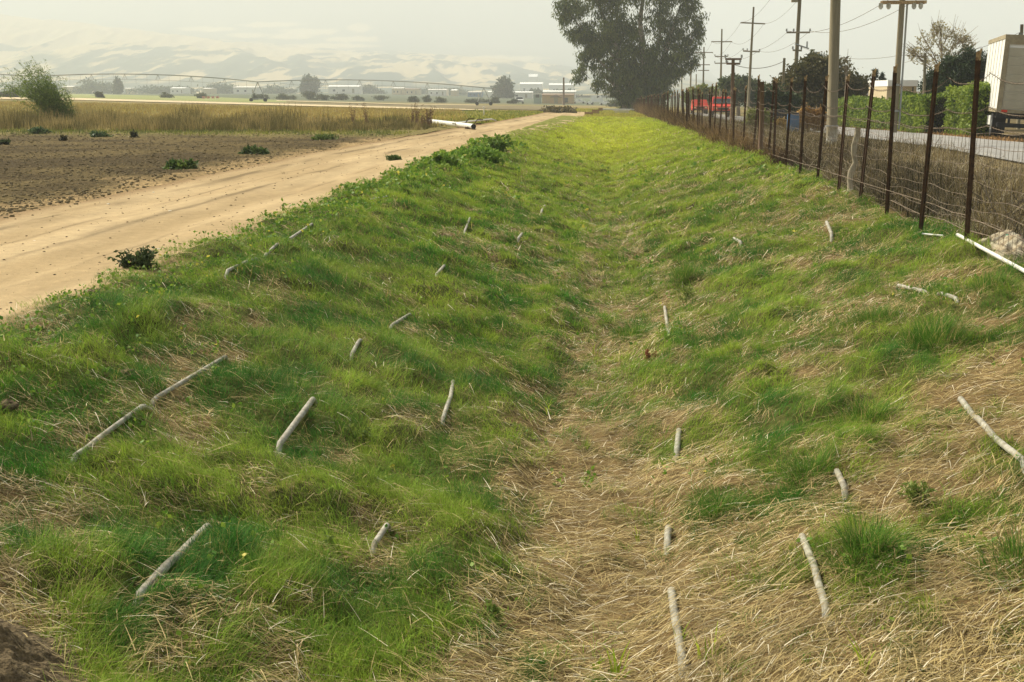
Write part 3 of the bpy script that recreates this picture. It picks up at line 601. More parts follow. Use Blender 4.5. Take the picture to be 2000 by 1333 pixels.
pole(75, 1993, 1996, 48, .11, .09, [], 'pole with a small transformer rising above the white truck', extra=e_t, name='utility_pole', topz=A(1996, 48, 75)[2])
pole(400, 1101, 1101, 152, .35, .25, [], 'thin far pole beside the tan shed at the end of the field', name='service_pole', m='pole2')
# wires
def wire(name, label, ends, sag, r=.012):
    mb = MB(); pts = []
    for a, b in zip(ends[:-1], ends[1:]):
        for j in range(12): q = j / 12; pts.append((a[0] + (b[0] - a[0]) * q, a[1] + (b[1] - a[1]) * q, a[2] + (b[2] - a[2]) * q - sag * 4 * q * (1 - q)))
    pts.append(ends[-1]); mb.tube(pts, r, 4, False); tag(mb.build(name, M['twig']), label, 'wire', 'power lines along the road')
def arm(px_, py_, Y): return A(px_, py_, Y)
wire('power_line', 'overhead wire on the left tips of the long upper crossarms', [arm(1700, -330, 40), arm(1540, -60, 95), arm(1447, 44, 126), arm(1391, 82, 160), arm(1358, 103, 192)], .9)
wire('power_line', 'overhead wire on the right tips of the long upper crossarms', [arm(1960, -330, 40), arm(1600, -60, 95), arm(1492, 47, 126), arm(1428, 82, 160), arm(1390, 103, 192)], .9)
wire('power_line', 'overhead wire on the left ends of the lower crossarms', [arm(1735, 0, 62), arm(1540, 61, 95), arm(1450, 97, 126), arm(1395, 109, 160)], .6)
wire('power_line', 'overhead wire on the right ends of the lower crossarms', [arm(1790, 0, 62), arm(1582, 61, 95), arm(1481, 100, 126), arm(1418, 109, 160)], .6)
wire('power_line', 'slack service wire hung from the plain pale pole towards the tall pole', [arm(1432, 126, 82), arm(1531, 120, 88), arm(1555, 122, 95)], .35, .018)
wire('power_line', 'faint wire crossing the sky above the hedge and truck', [arm(1560, 90, 95), arm(1760, 108, 72), arm(1995, 62, 75)], .5, .010)

# ------------------------------------------------------------------ trees and shrubs
def cloud(blobs, Y, n, size, asp, c0, c1, droop=0, sub=26, dY=None, squash=1.0, fill=.23):
    mp = Y / 2500; P = []; Cc = []; areas = np.array([b[2] ** 2 for b in blobs], float); areas /= areas.sum()
    for b, w in zip(blobs, areas):
        c = np.array(A(b[0], b[1], Y)); r = b[2] * mp; m = max(4, int(sub)); d = rng.normal(size=(m, 3)); d /= np.linalg.norm(d, axis=1)[:, None]; d *= (rng.random(m) ** .45)[:, None] * r
        d[:, 2] *= squash; d[:, 1] *= 1.15
        k = int(n * w); s = rng.integers(0, m, k); sp = rng.normal(size=(k, 3)) * r * fill; sp[:, 2] *= .8
        tint = rng.normal(0, .22, m)[s]; P.append(c + d[s] + sp); Cc.append(cmix(c0, c1, np.clip(rng.random(k) * .7 + tint + .15, 0, 1)))
    P = np.concatenate(P); Cc = np.concatenate(Cc); return leaves(P, size, asp, Cc, droop)
def tree(name, label, cat, base_, Y, blobs, n, size, asp, c0, c1, limbs, bark='bark', r0=.4, group=None, droop=0, sub=26, squash=1, fill=.23, cr='crown'):
    z0 = float(hgt(A(base_[0], 200, Y)[0], Y)); bx = A(base_[0], 200, Y)[0]; e = empty(name, (bx, Y, z0), label, cat, group)
    mp = Y / 2500; mb = MB()
    for L in limbs:
        rr = r0 * L[0]; pts = [np.array(A(p[0], p[1], Y)) - np.array([bx, Y, z0]) for p in L[1]]
        pts[0][2] = min(pts[0][2], -.1) if L[1][0][1] > 185 and L[0] > .5 else pts[0][2]
        off = random.uniform(-1, 1) * mp * 18
        for i in range(1, len(pts)): pts[i][1] += off * i / len(pts)
        mb.tube(pts, [rr * (1 - .75 * i / (len(pts) - 1)) for i in range(len(pts))], 8)
    if limbs: mb.build('trunk', M[bark], e, smooth=True)
    v, f, c = cloud(blobs, Y, n, size, asp, c0, c1, droop, sub, squash=squash, fill=fill); v = v - np.array([bx, Y, z0]); v[:, 2] = np.maximum(v[:, 2], .02)
    mesh_np(cr, v, f, M['leaf'], c, e); return e
EB = [(1118, 12, 34), (1098, 18, 18), (1100, 40, 14), (1150, -30, 55), (1200, -30, 60), (1260, -40, 60), (1318, -10, 45), (1345, 30, 32), (1356, 70, 22), (1363, 48, 12), (1180, 50, 44), (1145, 66, 26), (1126, 72, 20), (1225, 60, 52), (1296, 48, 38), (1318, 80, 30),
      (1190, 105, 44), (1148, 112, 24), (1134, 142, 16), (1125, 156, 9), (1240, 125, 52), (1300, 112, 42), (1346, 100, 26), (1352, 122, 14), (1275, 165, 42), (1225, 165, 38), (1180, 146, 26), (1168, 166, 13), (1328, 132, 20), (1305, 152, 20), (1288, 180, 26), (1212, 186, 18), (1250, 190, 30), (1202, 175, 18), (1160, 90, 26), (1282, 130, 36), (1258, 175, 36), (1372, 60, 8), (1108, 62, 8), (1222, 198, 18), (1288, 199, 15), (1245, 203, 18), (1262, 203, 16), (1245, 150, 44), (1268, 190, 26)]
tree('eucalyptus_tree', 'huge dark eucalyptus with hanging foliage standing at the far end of the ditch', 'tree', (1248, 203), 200, EB, 64000, .56, .28, (.026, .050, .012), (.16, .20, .045),
     [(1.0, [(1240, 207), (1238, 180), (1215, 120), (1190, 60), (1165, 0)]), (1.0, [(1262, 207), (1262, 170), (1255, 110), (1250, 40), (1262, -40)]), (.9, [(1285, 207), (1288, 170), (1298, 110), (1312, 60), (1330, 10)]), (.5, [(1262, 160), (1282, 110), (1290, 70), (1284, 20)]), (.4, [(1238, 170), (1195, 140), (1165, 115), (1140, 95)]), (.35, [(1225, 140), (1180, 90), (1130, 50), (1110, 20)]), (.8, [(1222, 207), (1218, 190), (1200, 165), (1180, 150)]), (.45, [(1290, 160), (1325, 110), (1350, 80)])], r0=.75, droop=1.0, sub=44, fill=.155, bark='trunkbark')
tree('oak_tree', 'broad domed olive brown tree between the tall utility pole and the thick pole', 'tree', (1600, 230), 92, [(1535, 165, 28), (1570, 150, 30), (1600, 140, 30), (1630, 150, 32), (1655, 172, 26), (1560, 185, 30), (1600, 185, 38), (1640, 190, 30), (1585, 122, 14), (1515, 180, 16), (1540, 205, 20), (1680, 168, 18)], 16000, .34, .45, (.050, .058, .018), (.15, .13, .045),
     [(1, [(1600, 240), (1600, 200), (1590, 160)]), (.6, [(1600, 215), (1560, 180), (1540, 165)]), (.6, [(1605, 215), (1640, 180), (1660, 165)])], r0=.3)
tree('bare_brush', 'spray of thin bare twigs rising right of the thick close pole', 'shrub', (1655, 225), 75, [(1650, 130, 18), (1662, 150, 22)], 160, .15, .4, (.12, .10, .05), (.2, .17, .09), [(.3, [(1650, 200), (1652, 150), (1644 + k * 6, 96 + abs(k - 2) * 14)]) for k in range(6)], r0=.10, cr='leaves')
tree('pine_tree', 'dark green pine whose top pokes above the domed tree', 'tree', (1588, 235), 110, [(1588, 113, 9), (1575, 122, 9), (1602, 119, 10), (1590, 135, 18), (1590, 155, 24)], 4500, .35, .25, (.018, .04, .018), (.05, .08, .03), [(1, [(1588, 236), (1588, 160), (1588, 118)])], r0=.25)
tree('leafy_tree', 'small mixed green tree behind the short brown utility pole', 'tree', (1440, 230), 150, [(1424, 165, 16), (1448, 162, 18), (1470, 172, 16), (1440, 185, 26), (1470, 192, 20), (1495, 178, 12), (1500, 196, 18)], 8000, .42, .45, (.035, .06, .022), (.12, .15, .05), [(1, [(1442, 225), (1442, 190), (1445, 165)])], r0=.25)
tree('dark_tree', 'dark leafy bush behind the fence beside the plain pale pole', 'tree', (1515, 240), 84, [(1512, 190, 20), (1530, 200, 18), (1500, 205, 16), (1545, 195, 14), (1490, 188, 12)], 6000, .26, .45, (.022, .04, .018), (.07, .10, .03), [(1, [(1515, 240), (1515, 205)])], r0=.15)
tree('bare_tree', 'pale nearly bare tree with a few yellowish leaves behind the dark pines', 'tree', (1842, 240), 95, [(1836, 62, 20), (1812, 82, 20), (1870, 72, 20), (1890, 90, 14), (1790, 108, 16), (1780, 100, 10), (1850, 95, 24), (1815, 120, 16), (1885, 80, 12), (1830, 55, 9)], 1500, .20, .5, (.30, .27, .14), (.42, .37, .20),
     [(1, [(1843, 245), (1840, 150), (1838, 100), (1835, 55)]), (.5, [(1840, 150), (1825, 110), (1808, 78)]), (.5, [(1840, 130), (1858, 95), (1880, 68)]), (.4, [(1838, 150), (1805, 125), (1785, 102), (1778, 92)]), (.4, [(1842, 140), (1868, 110), (1895, 85)]), (.3, [(1838, 100), (1822, 72), (1818, 58)]), (.3, [(1838, 95), (1850, 70), (1856, 58)]), (.3, [(1850, 120), (1875, 100), (1888, 96)]), (.3, [(1830, 120), (1800, 95), (1795, 84)]),
      (.2, [(1836, 80), (1844, 65), (1842, 52)]), (.2, [(1860, 90), (1872, 72), (1868, 60)]), (.2, [(1812, 85), (1800, 80), (1790, 88)]), (.2, [(1880, 75), (1893, 72), (1900, 80)]), (.2, [(1790, 110), (1778, 115), (1772, 108)])], bark='barkl', r0=.13, sub=60, fill=.10, cr='leaves')
tree('pine_tree', 'wide dark green pine left of the white truck', 'tree', (1880, 245), 74, [(1868, 122, 20), (1895, 118, 22), (1920, 125, 20), (1850, 140, 18), (1880, 150, 30), (1915, 155, 26), (1860, 175, 26), (1900, 185, 30), (1930, 140, 20), (1870, 205, 24), (1905, 215, 22)], 17000, .26, .22, (.014, .032, .012), (.055, .09, .028), [(1, [(1880, 246), (1882, 180), (1885, 125)])], r0=.22, sub=30)
tree('dark_shrub', 'rounded dark green shrub between the tan house and the wide pine', 'shrub', (1825, 235), 77, [(1820, 158, 16), (1838, 150, 16), (1812, 178, 16), (1832, 180, 22), (1840, 205, 22), (1852, 165, 16)], 8000, .24, .3, (.016, .036, .014), (.05, .085, .028), [(1, [(1828, 240), (1828, 190)])], r0=.15)
for (bx, ty, lab) in ((1709, 136, 'slim dark cypress, the taller of the pair, beside the cream house'), (1723, 144, 'slim dark cypress, the shorter of the pair, beside the cream house')):
    tree('cypress_tree', lab, 'tree', (bx, 205), 110, [(bx, ty + 3, 2.5), (bx, ty + 12, 4), (bx, ty + 24, 5.5), (bx, ty + 38, 7), (bx, ty + 52, 7)], 2600, .26, .3, (.016, .032, .014), (.035, .06, .022), [(1, [(bx, 215), (bx, ty + 20)])], r0=.08, group='pair of slim cypresses', sub=10)
tree('hedge_tree', 'yellow green bushy growth above the far fence, left part by the far poles', 'shrub', (1370, 215), 175, [(1345, 190, 12), (1362, 184, 14), (1380, 182, 14), (1400, 186, 16), (1420, 192, 14), (1385, 196, 14)], 6000, .4, .5, (.10, .14, .03), (.26, .28, .05), [(1, [(1375, 212), (1375, 190)])], r0=.15)
bt = [o for o in C.objects if o.name.startswith('bare_tree')][0]; mb = MB()
for (bx_, by_, br_) in [(1836, 62, 20), (1812, 82, 20), (1870, 72, 20), (1890, 90, 14), (1790, 108, 16), (1780, 100, 10), (1850, 95, 24), (1815, 120, 16), (1885, 80, 12), (1830, 55, 9)]:
    for k in range(16):
        c_ = np.array(A(1840, 135, 95)); d_ = np.array(A(bx_ + random.gauss(0, br_ * .5), by_ + random.gauss(0, br_ * .5), 95 + random.gauss(0, .5))); u_ = (d_ - c_); u_ /= np.linalg.norm(u_); L_ = random.uniform(.4, 1.1)
        w_ = u_ + np.array([random.gauss(0, .5), random.gauss(0, .5), random.gauss(.25, .4)]); mb.tube([d_ - u_ * L_ * .5, d_, d_ + w_ * L_ * .5], [.022, .016, .007], 4, False)
o = mb.build('twigs', M['barkl']); o.parent = bt; o.location = -bt.location
# clipped hedge beyond the asphalt road
def hedge(name, label, x, y0, y1, w, H, n, c0=(.09, .15, .02), c1=(.34, .42, .06), size=.15, x2=None):
    zc = (y0 + y1) / 2; z0 = float(hgt(x, zc)); P = rng.random((n, 3)); f = rng.integers(0, 3, n)
    P[f == 0, 0] = rng.choice([.02, .98], (f == 0).sum()); P[f == 1, 2] = .98; P[f == 2, 1] = rng.choice([.01, .99], (f == 2).sum())
    P += rng.normal(0, .03, (n, 3)); xc = x if x2 is None else x + (x2 - x) * P[:, 1]
    Yv = y0 + (y1 - y0) * P[:, 1]; bul = 1 + .45 * (fbm(Yv * .9, P[:, 2] * 3, 33, 3) - .5)
    X = xc + (P[:, 0] - .5) * w * bul; Z = np.maximum(P[:, 2] * H * (1 + .22 * (fbm(Yv * .7, X, 37, 3) - .5) * 2), .03)
    t = np.clip(.25 + 1.5 * (fbm(Yv * 2.4, Z * 3, 39, 3) - .4) + rng.normal(0, .25, n), 0, 1)
    v, f_, c = leaves(np.stack([X, Yv, Z + z0], -1), size, .6, cmix(c0, c1, t), .2); o0 = np.array([x, zc, z0]); e = empty(name, o0, label, 'hedge', 'clipped hedges along the road')
    mesh_np('foliage', v - o0, f_, M['leaf'], c, e)
    mb = MB(); mb.box((0 if x2 is None else (x2 - x) / 2, 0, H * .46), (w * .72, (y1 - y0) * .97, H * .88), rz=0 if x2 is None else -math.atan2(x2 - x, y1 - y0)); mb.build('dark_core', mat('hedge_inside', (.03, .04, .015), .95), e)  # plain dark box filling the hedge behind its leaves
hedge('hedge', 'long clipped green hedge from the thick pole to the conduit pole', 15.2, 69.5, 86, 1.2, 1.6, 22000)
hedge('hedge', 'middle clipped hedge block between the conduit pole and the dark shrub', 15.2, 61.8, 67.6, 1.3, 1.75, 11000)
hedge('hedge', 'bright squared hedge block just left of the white truck', 15.75, 56.2, 60.0, 1.15, 2.0, 9000)
def shrub(name, label, px_, py_, w, h, n, size, c0, c1, asp=.5, Y=None, group=None, cat='shrub', droop=0, sq=1, fill=.22, sub=14):
    p = G(px_, py_) if Y is None else (A(px_, 200, Y)[0], Y, float(hgt(A(px_, 200, Y)[0], Y))); mp = p[1] / 2500; r = w / 2 * mp; H = h * mp
    zz = rng.uniform(-1.05, .85, sub); a_ = rng.uniform(0, 6.28, sub); q_ = np.sqrt(rng.random(sub)) * np.sqrt(1 - np.clip(zz, 0, 1) ** 2); d = np.stack([q_ * np.cos(a_), q_ * np.sin(a_), -1 + (zz + 1) * rng.uniform(.45, 1.15, sub)], -1); s = rng.integers(0, sub, n); Q = d[s] + rng.normal(size=(n, 3)) * fill
    P = np.stack([Q[:, 0] * r * .8, Q[:, 1] * r * .6, H * .48 + Q[:, 2] * H * .42], -1); P[:, 2] = np.abs(P[:, 2]) + .01
    tint = rng.normal(0, .2, sub)[s]; v, f, c = leaves(P, size, asp, cmix(c0, c1, np.clip(rng.random(n) * .8 + tint, 0, 1)), droop)
    o = mesh_np(name, v, f, M['leaf'], c); o.location = p; return tag(o, label, cat, group)
shrub('orange_shrub', 'dry orange brown shrub between the fence and the hedge, left of the thick pole', 1583, 238, 55, 46, 5000, .16, (.28, .15, .04), (.45, .28, .08), Y=66)
shrub('orange_shrub', 'low rust coloured shrub beneath the domed tree, left of the blue barrel', 1535, 240, 34, 24, 2600, .16, (.22, .15, .04), (.36, .24, .07), Y=70)
shrub('roadside_shrub', 'yellow green shrub behind the fence near the heavy wooden post', 1480, 238, 60, 36, 6000, .17, (.12, .16, .03), (.26, .28, .06), Y=76)
shrub('dark_shrub', 'dark unclipped gap in the hedge with darker foliage', 1842, 252, 50, 60, 7000, .15, (.018, .025, .01), (.06, .06, .025), Y=61.5)

# big leaning bush on the left and field plants
def stalks(name, label, px_, py_, w, h, n, lean, ln, size, c0, c1, cat='plant', asp=.16, curve=.6, group=None, Y=None, lp=22, stemc=(.12, .15, .05), both=0.0):
    p = G(px_, py_) if Y is None else (A(px_, 200, Y)[0], Y, float(hgt(A(px_, 200, Y)[0], Y))); mp = p[1] / 2500; W = w * mp; H = h * mp
    mb = MB(); P = []; e = empty(name, p, label, cat, group)
    for k in range(n):
        a = random.uniform(0, 6.28); r = random.random() ** .5 * W * .28; x = r * math.cos(a); y = r * math.sin(a) * .6; th = lean + random.gauss(0, .22 + both); L = H * random.uniform(.55, 1.15) / max(.5, math.cos(lean)); pts = [(x, y, 0)]; ay = random.gauss(0, .25)
        for j in range(8):
            t2 = th * (.4 + curve * 1.4 * j / 8); x += math.sin(t2) * L / 8; z = pts[-1][2] + max(.02, math.cos(t2)) * L / 8; y += ay * L / 8; pts.append((x, y, z))
            for q in range(lp // 8 + 1): u = random.random(); P.append((pts[-2][0] + (x - pts[-2][0]) * u + random.gauss(0, .03 * H), pts[-2][1] + (y - pts[-2][1]) * u + random.gauss(0, .03 * H), pts[-2][2] + (z - pts[-2][2]) * u + random.gauss(0, .02 * H)))
        mb.tube(pts, [max(.002, ln * (1 - .8 * j / 8)) for j in range(9)], 4, False)
    mb.build('stem', mat('green_stem', stemc, .8), e)
    v, f, c = leaves(np.array(P), size, asp, cmix(c0, c1, rng.random(len(P))), .1); v[:, 2] = np.maximum(v[:, 2], .0); mesh_np('foliage', v, f, M['leaf'], c, e); return e
stalks('leaning_bush', 'big green bush leaning left in the dry weeds at the left edge of the field', 124, 247, 96, 86, 150, -.84, .013, .20, (.06, .12, .02), (.27, .34, .07), 'bush', lp=84, both=.02, asp=.14)
shrub('field_weed', 'blue green weed at the foot of the big leaning bush', 76, 262, 50, 11, 675, .15, (.05, .10, .035), (.13, .18, .07), group='dark weeds on the tilled soil')
shrub('field_weed', 'dark green weed on the tilled soil, right of the leaning bush', 193, 269, 40, 11, 540, .15, (.05, .10, .03), (.14, .19, .06), group='dark weeds on the tilled soil')
shrub('field_weed', 'small dark upright weed at the front of the dry weed band', 261, 270, 9, 11, 135, .15, (.03, .035, .015), (.07, .07, .03), group='dark weeds on the tilled soil')
shrub('field_weed', 'thin dark weed standing on the tilled soil below the leaning bush', 124, 276, 9, 9, 108, .15, (.05, .045, .02), (.09, .08, .03), group='dark weeds on the tilled soil')
shrub('field_weed', 'green low weed where the tilled soil meets the dirt road', 355, 332, 64, 14, 990, .15, (.06, .12, .025), (.18, .24, .05), group='dark weeds on the tilled soil')
shrub('field_weed', 'flat green weed patch on the tilled soil, nearest the yellow weeds', 500, 302, 50, 11, 675, .15, (.04, .08, .02), (.13, .18, .05), group='dark weeds on the tilled soil')
shrub('field_weed', 'small flat green weed in the middle of the tilled soil', 632, 274, 60, 8, 675, .15, (.07, .12, .02), (.18, .22, .05), group='dark weeds on the tilled soil')
shrub('field_weed', 'dark weed cut off by the left edge of the photo', 4, 284, 26, 7, 315, .15, (.03, .05, .02), (.08, .1, .04), group='dark weeds on the tilled soil')
stalks('pulled_weed', 'dark wilted weed lying on the edge of the dirt road', 274, 531, 92, 46, 34, .1, .006, .055, (.03, .05, .018), (.09, .13, .04), 'weed', lp=30, both=.65, asp=.4)
shrub('road_weed', 'small flat green weed in the middle of the dirt road', 768, 314, 32, 9, 700, .06, (.05, .10, .02), (.12, .17, .04), cat='weed')
stalks('leafy_weed', 'leafy upright weed at the crest of the left bank against the road', 968, 300, 60, 36, 22, 0, .012, .14, (.10, .20, .02), (.22, .30, .05), 'weed', lp=30, both=.5, asp=.5)
shrub('leafy_weed', 'broad dark green weed clump on the left bank crest below the upright weed', 930, 318, 105, 26, 7000, .10, (.10, .22, .025), (.26, .38, .05), cat='weed', sub=40)
shrub('leafy_weed', 'low dark weed clump on the left bank crest, nearer along the road', 868, 332, 60, 26, 4000, .10, (.09, .18, .02), (.22, .30, .04), cat='weed', sub=30)

# dry weeds band, one mass
def weeds(name, label, n, samp, hh, c0, c1, w, seg=3, lean=.25, topc=None, cat='weeds'):
    x, y = samp(n); n = len(x); z = hgt(x, y); h_ = hh(x, y, n); t = np.clip(fbm(x * 1.1, y * .5, 160, 4) * 2.6 - .9 + rng.normal(0, .25, n) - (.28 if name == 'dry_weeds' else 0) * sstep(-24, -14, x), 0, 1); c = cmix(c0, c1, t)
    v, f, c = blades(np.stack([x, y, z - .02], -1), rng.uniform(0, 6.28, n), h_, w * rng.uniform(.6, 1.5, n), rng.uniform(0, lean, n), rng.uniform(0, lean * 2.4, n), c, seg)
    o = mesh_np(name, v, f, M['weed'], c); return tag(o, label, cat, kind='stuff')
def lf(px_, y): return (px_ - 1190) / 2547. * y * 1.0
def s1(n):
    y = rng.uniform(57, 76, n); u = rng.random(n); xl = -1300 / 2500 * y; xr = np.interp(u * 0 + y, [57, 76], [-8.6, -9.5]) ; x = xl + u * (xr - xl)
    k = y > 57 + 5 * sstep(-13, -9, x) * 1 + 3 * (fbm(x * .7, y * 0, 170, 3) - .5); k &= rng.random(n) < sstep(.30, .62, fbm(x * .8, y * .5, 177, 4)) + .12; return x[k], y[k]
weeds('dry_weeds', 'tall golden brown dry weeds standing in a band behind the tilled soil', 52000, s1, lambda x, y, n: (.03 + 1.65 * fbm(x * .33, y * .15, 171, 4) ** 1.6) * rng.uniform(.35, 1.25, n) * np.interp(x, [-30, -20, -14, -9], [1.1, 1.0, .7, .75]), (.13, .115, .04), (.46, .36, .15), .024)
def s2(n):
    y = rng.uniform(70, 165, n); x = rng.uniform(-80, -5, n); k = (x > -.52 * y - 2) & (x < road_c(y) - road_w(y) - .8 - .12 * np.clip(y - 75, 0, 99)); return x[k], y[k]
weeds('dry_grass', 'short yellow dry grass filling the field between the weeds and the far track', 52000, s2, lambda x, y, n: rng.uniform(.12, .34, n), (.33, .24, .07), (.52, .42, .13), .06, 2, .5)
def s8(n):
    y = rng.uniform(78, 165, n); x = road_c(y) - road_w(y) - .2 - 9 * rng.random(n) ** 1.6; return x, y
weeds('green_verge', 'bright green and yellow grass along the far side of the dirt road', 9000, s8, lambda x, y, n: rng.uniform(.08, .3, n), (.16, .21, .03), (.40, .38, .07), .07, 2, .7)
def s9(n):
    y = 13 * (60 / 13) ** rng.random(n); x = -8.9 + .7 * rng.normal(0, 1, n) ** 3 * .4 + 1.4 * (fbm(y * .5, y * 0, 91, 3) - .5); k = (x > -11) & (x < -7.6); return x[k], y[k]
weeds('verge_litter', 'pale dry litter and short grass between the dirt road and the tilled soil', 6500, s9, lambda x, y, n: rng.uniform(.02, .11, n), (.16, .13, .05), (.55, .45, .22), .012, 2, 1.5)
def s3(n):
    y = 56 + rng.normal(0, 2.0, n); x = rng.uniform(-31, -8.8, n); return x, y
weeds('green_weeds', 'low green and yellow weeds along the foot of the dry weed band', 9000, s3, lambda x, y, n: rng.uniform(.06, .25, n), (.10, .13, .03), (.30, .30, .06), .03, 2, .8)
for k, (px_, py_, hh_, ww_) in enumerate([(808, 246, 42, 24), (838, 246, 36, 16), (826, 250, 26, 34), (718, 246, 44, 10), (690, 244, 40, 8)]):
    stalks('seeded_dock', ['tall brown seed stalks at the right end of the dry weeds', 'thin brown seed stalks nearest the big white pipe', 'low dark brown weed clump at the foot of the seed stalks', 'single tall brown stalk standing out of the dry weeds', 'slim tall brown stalk left of the single tall one'][k], px_, py_, ww_ * 1.5, hh_, 16 if ww_ > 12 else 6, .03, .012, .10, (.10, .06, .03), (.24, .15, .07), 'weed', lp=26, asp=.35, stemc=(.16, .10, .05), group='brown seed stalks by the road')
# brush behind the fence
def s4(n):
    u = rng.random(n); y = 11.5 * (125 / 11.5) ** u; x = FX + .15 + rng.random(n) ** 1.3 * 5.6; k = (x < .36 * y + 1); return x[k], y[k]
def s4h(x, y, n): return (.04 + .75 * fbm(x * .7, y * .4, 180, 3) ** 1.6) * rng.uniform(.3, 1.5, n) * (.95 + .5 * sstep(26, 60, y))
weeds('dead_brush', 'grey brown dead weeds tangled over the ground between fence and road', 70000, s4, s4h, (.035, .032, .014), (.24, .185, .08), .013, 4, 1.25)
weeds('dead_twigs', 'wiry grey dead twigs lying and standing in the brush behind the fence', 16000, s4, lambda x, y, n: rng.uniform(.25, .75, n), (.05, .04, .028), (.50, .44, .30), .007, 4, 1.3)
def s5(n):
    u = rng.random(n); y = 30 * (205 / 30) ** u; x = FX + rng.normal(.15, .22, n); return x, y
weeds('fence_weeds', 'dense dark brown dead weeds grown into the far part of the fence', 34000, s5, lambda x, y, n: np.interp(y, [30, 60, 100, 205], [.35, .7, 1.15, 1.5]) * rng.uniform(.2, 1.2, n) * (.5 + fbm(y * .8, x * 0, 190, 3)), (.07, .045, .022), (.30, .20, .09), .024, 3, .7)
def s6(n):
    y = rng.uniform(104, 230, n); x = rng.uniform(-6, 6, n); k = (x < 3.6) & ((x > road_c(y) + road_w(y)) | (y > 172)); return x[k], y[k]
weeds('far_grass', 'bright yellow green grass at the far end of the ditch', 26000, s6, lambda x, y, n: rng.uniform(.08, .26, n), (.30, .30, .05), (.52, .47, .10), .08, 2, .5)
def s7(n):
    u = rng.random(n); y = 48 * (120 / 48) ** u; x = 14.3 + rng.random(n) * 1.0; return x, y
weeds('leaf_litter', 'orange brown dead leaves and grass along the foot of the hedge', 9000, s7, lambda x, y, n: rng.uniform(.04, .2, n), (.22, .12, .05), (.45, .28, .12), .05, 2, 1.2)

# ------------------------------------------------------------------ white box truck
tr = A(1940, 268, 53.0); z0 = float(hgt(tr[0], 53)) + .06; e = empty('box_truck', (tr[0], 53, z0), 'white box truck parked beyond the road at the right edge, its rear door closed', 'truck')
e.rotation_euler = (0, R(3.2), R(-10.0)); W, H0, H1, L_ = 2.5, .98, 3.95, 6.3
mb = MB(); mb.box((W / 2, L_ / 2, (H0 + H1) / 2), (W, L_, H1 - H0)); mb.build('cargo_box', M['white'], e)
mb = MB()
for k in range(1, 6): mb.box((-.006, L_ * k / 6, (H0 + H1) / 2), (.012, .03, H1 - H0 - .1))
mb.box((-.012, L_ / 2, H0 + .07), (.025, L_, .14)); mb.box((-.012, L_ / 2, H1 - .06), (.025, L_, .12)); mb.build('side_rail', M['trim'], e)
mb = MB(); mb.box((W / 2, L_ / 2, H1 + .02), (W + .05, L_ + .05, .05)); mb.build('roof_edge', M['trim'], e)
mb = MB(); mb.box((.07, -.03, (H0 + H1) / 2), (.18, .06, H1 - H0)); mb.box((W - .07, -.03, (H0 + H1) / 2), (.18, .06, H1 - H0)); mb.box((W / 2, -.031, H1 - .16), (W - .31, .06, .32)); mb.box((W / 2, -.031, H0 + .06), (W - .31, .06, .14)); fr = mb.build('rear_frame', M['trim'], e)
mb = MB()
for k in range(7): mb.box((W / 2, -.012 - .002 * (k % 2), H0 + .14 + .34 * (k + .5)), (W - .34, .02, .33))
mb.build('roller_door', M['cream'], e)  # door colour holds grime and the shade of the rear face
mb = MB(); mb.box((W / 2, -.06, H0 + .30), (.4, .03, .06)); mb.build('door_handle', M['steel'], e)
mb = MB(); mb.box((W / 2, .05, H0 - .12), (W, .10, .22)); mb.box((W / 2, 2.6, H0 - .12), (.9, 5.2, .2)); mb.build('chassis', M['dark'], e)
mb = MB(); mb.box((W / 2, -.15, .50), (W - .1, .14, .16)); mb.box((.5, -.02, .68), (.08, .12, .5)); mb.box((W - .5, -.02, .68), (.08, .12, .5)); mb.build('rear_bumper', M['dark'], e)
for x_ in (.28, W - .28):
    q = MB(); q.box((x_, -.065, H0 + .06), (.22, .02, .09)); q.build('tail_light', M['red'], e)
    q = MB(); q.box((x_, 1.25, .45), (.5, .02, .62)); q.build('mud_flap', M['dark'], e)
    for yy in (2.0,):
        q = MB(); q.tube([(x_ - .22, yy, .48), (x_ + .22, yy, .48)], .48, 20); w_ = q.build('wheel', M['dark'], e, smooth=False)
        q = MB(); q.tube([(x_ - .23, yy, .48), (x_ - .20, yy, .48)], .24, 14); q.build('rim', M['steel'], w_)
q = MB(); q.tube([(.05, L_ + 1.2, .48), (.35, L_ + 1.2, .48)], .48, 20); q.tube([(W - .35, L_ + 1.2, .48), (W - .05, L_ + 1.2, .48)], .48, 20); q.build('front_wheels', M['dark'], e)
q = MB(); q.box((W / 2, L_ + 1.0, 1.55), (2.1, 1.7, 1.7), taper=.9); q.build('cab', M['white'], e)
q = MB(); q.box((.02, 3.0, H0 - .35), (.05, 2.2, .38)); q.build('side_skirt', M['white'], e)

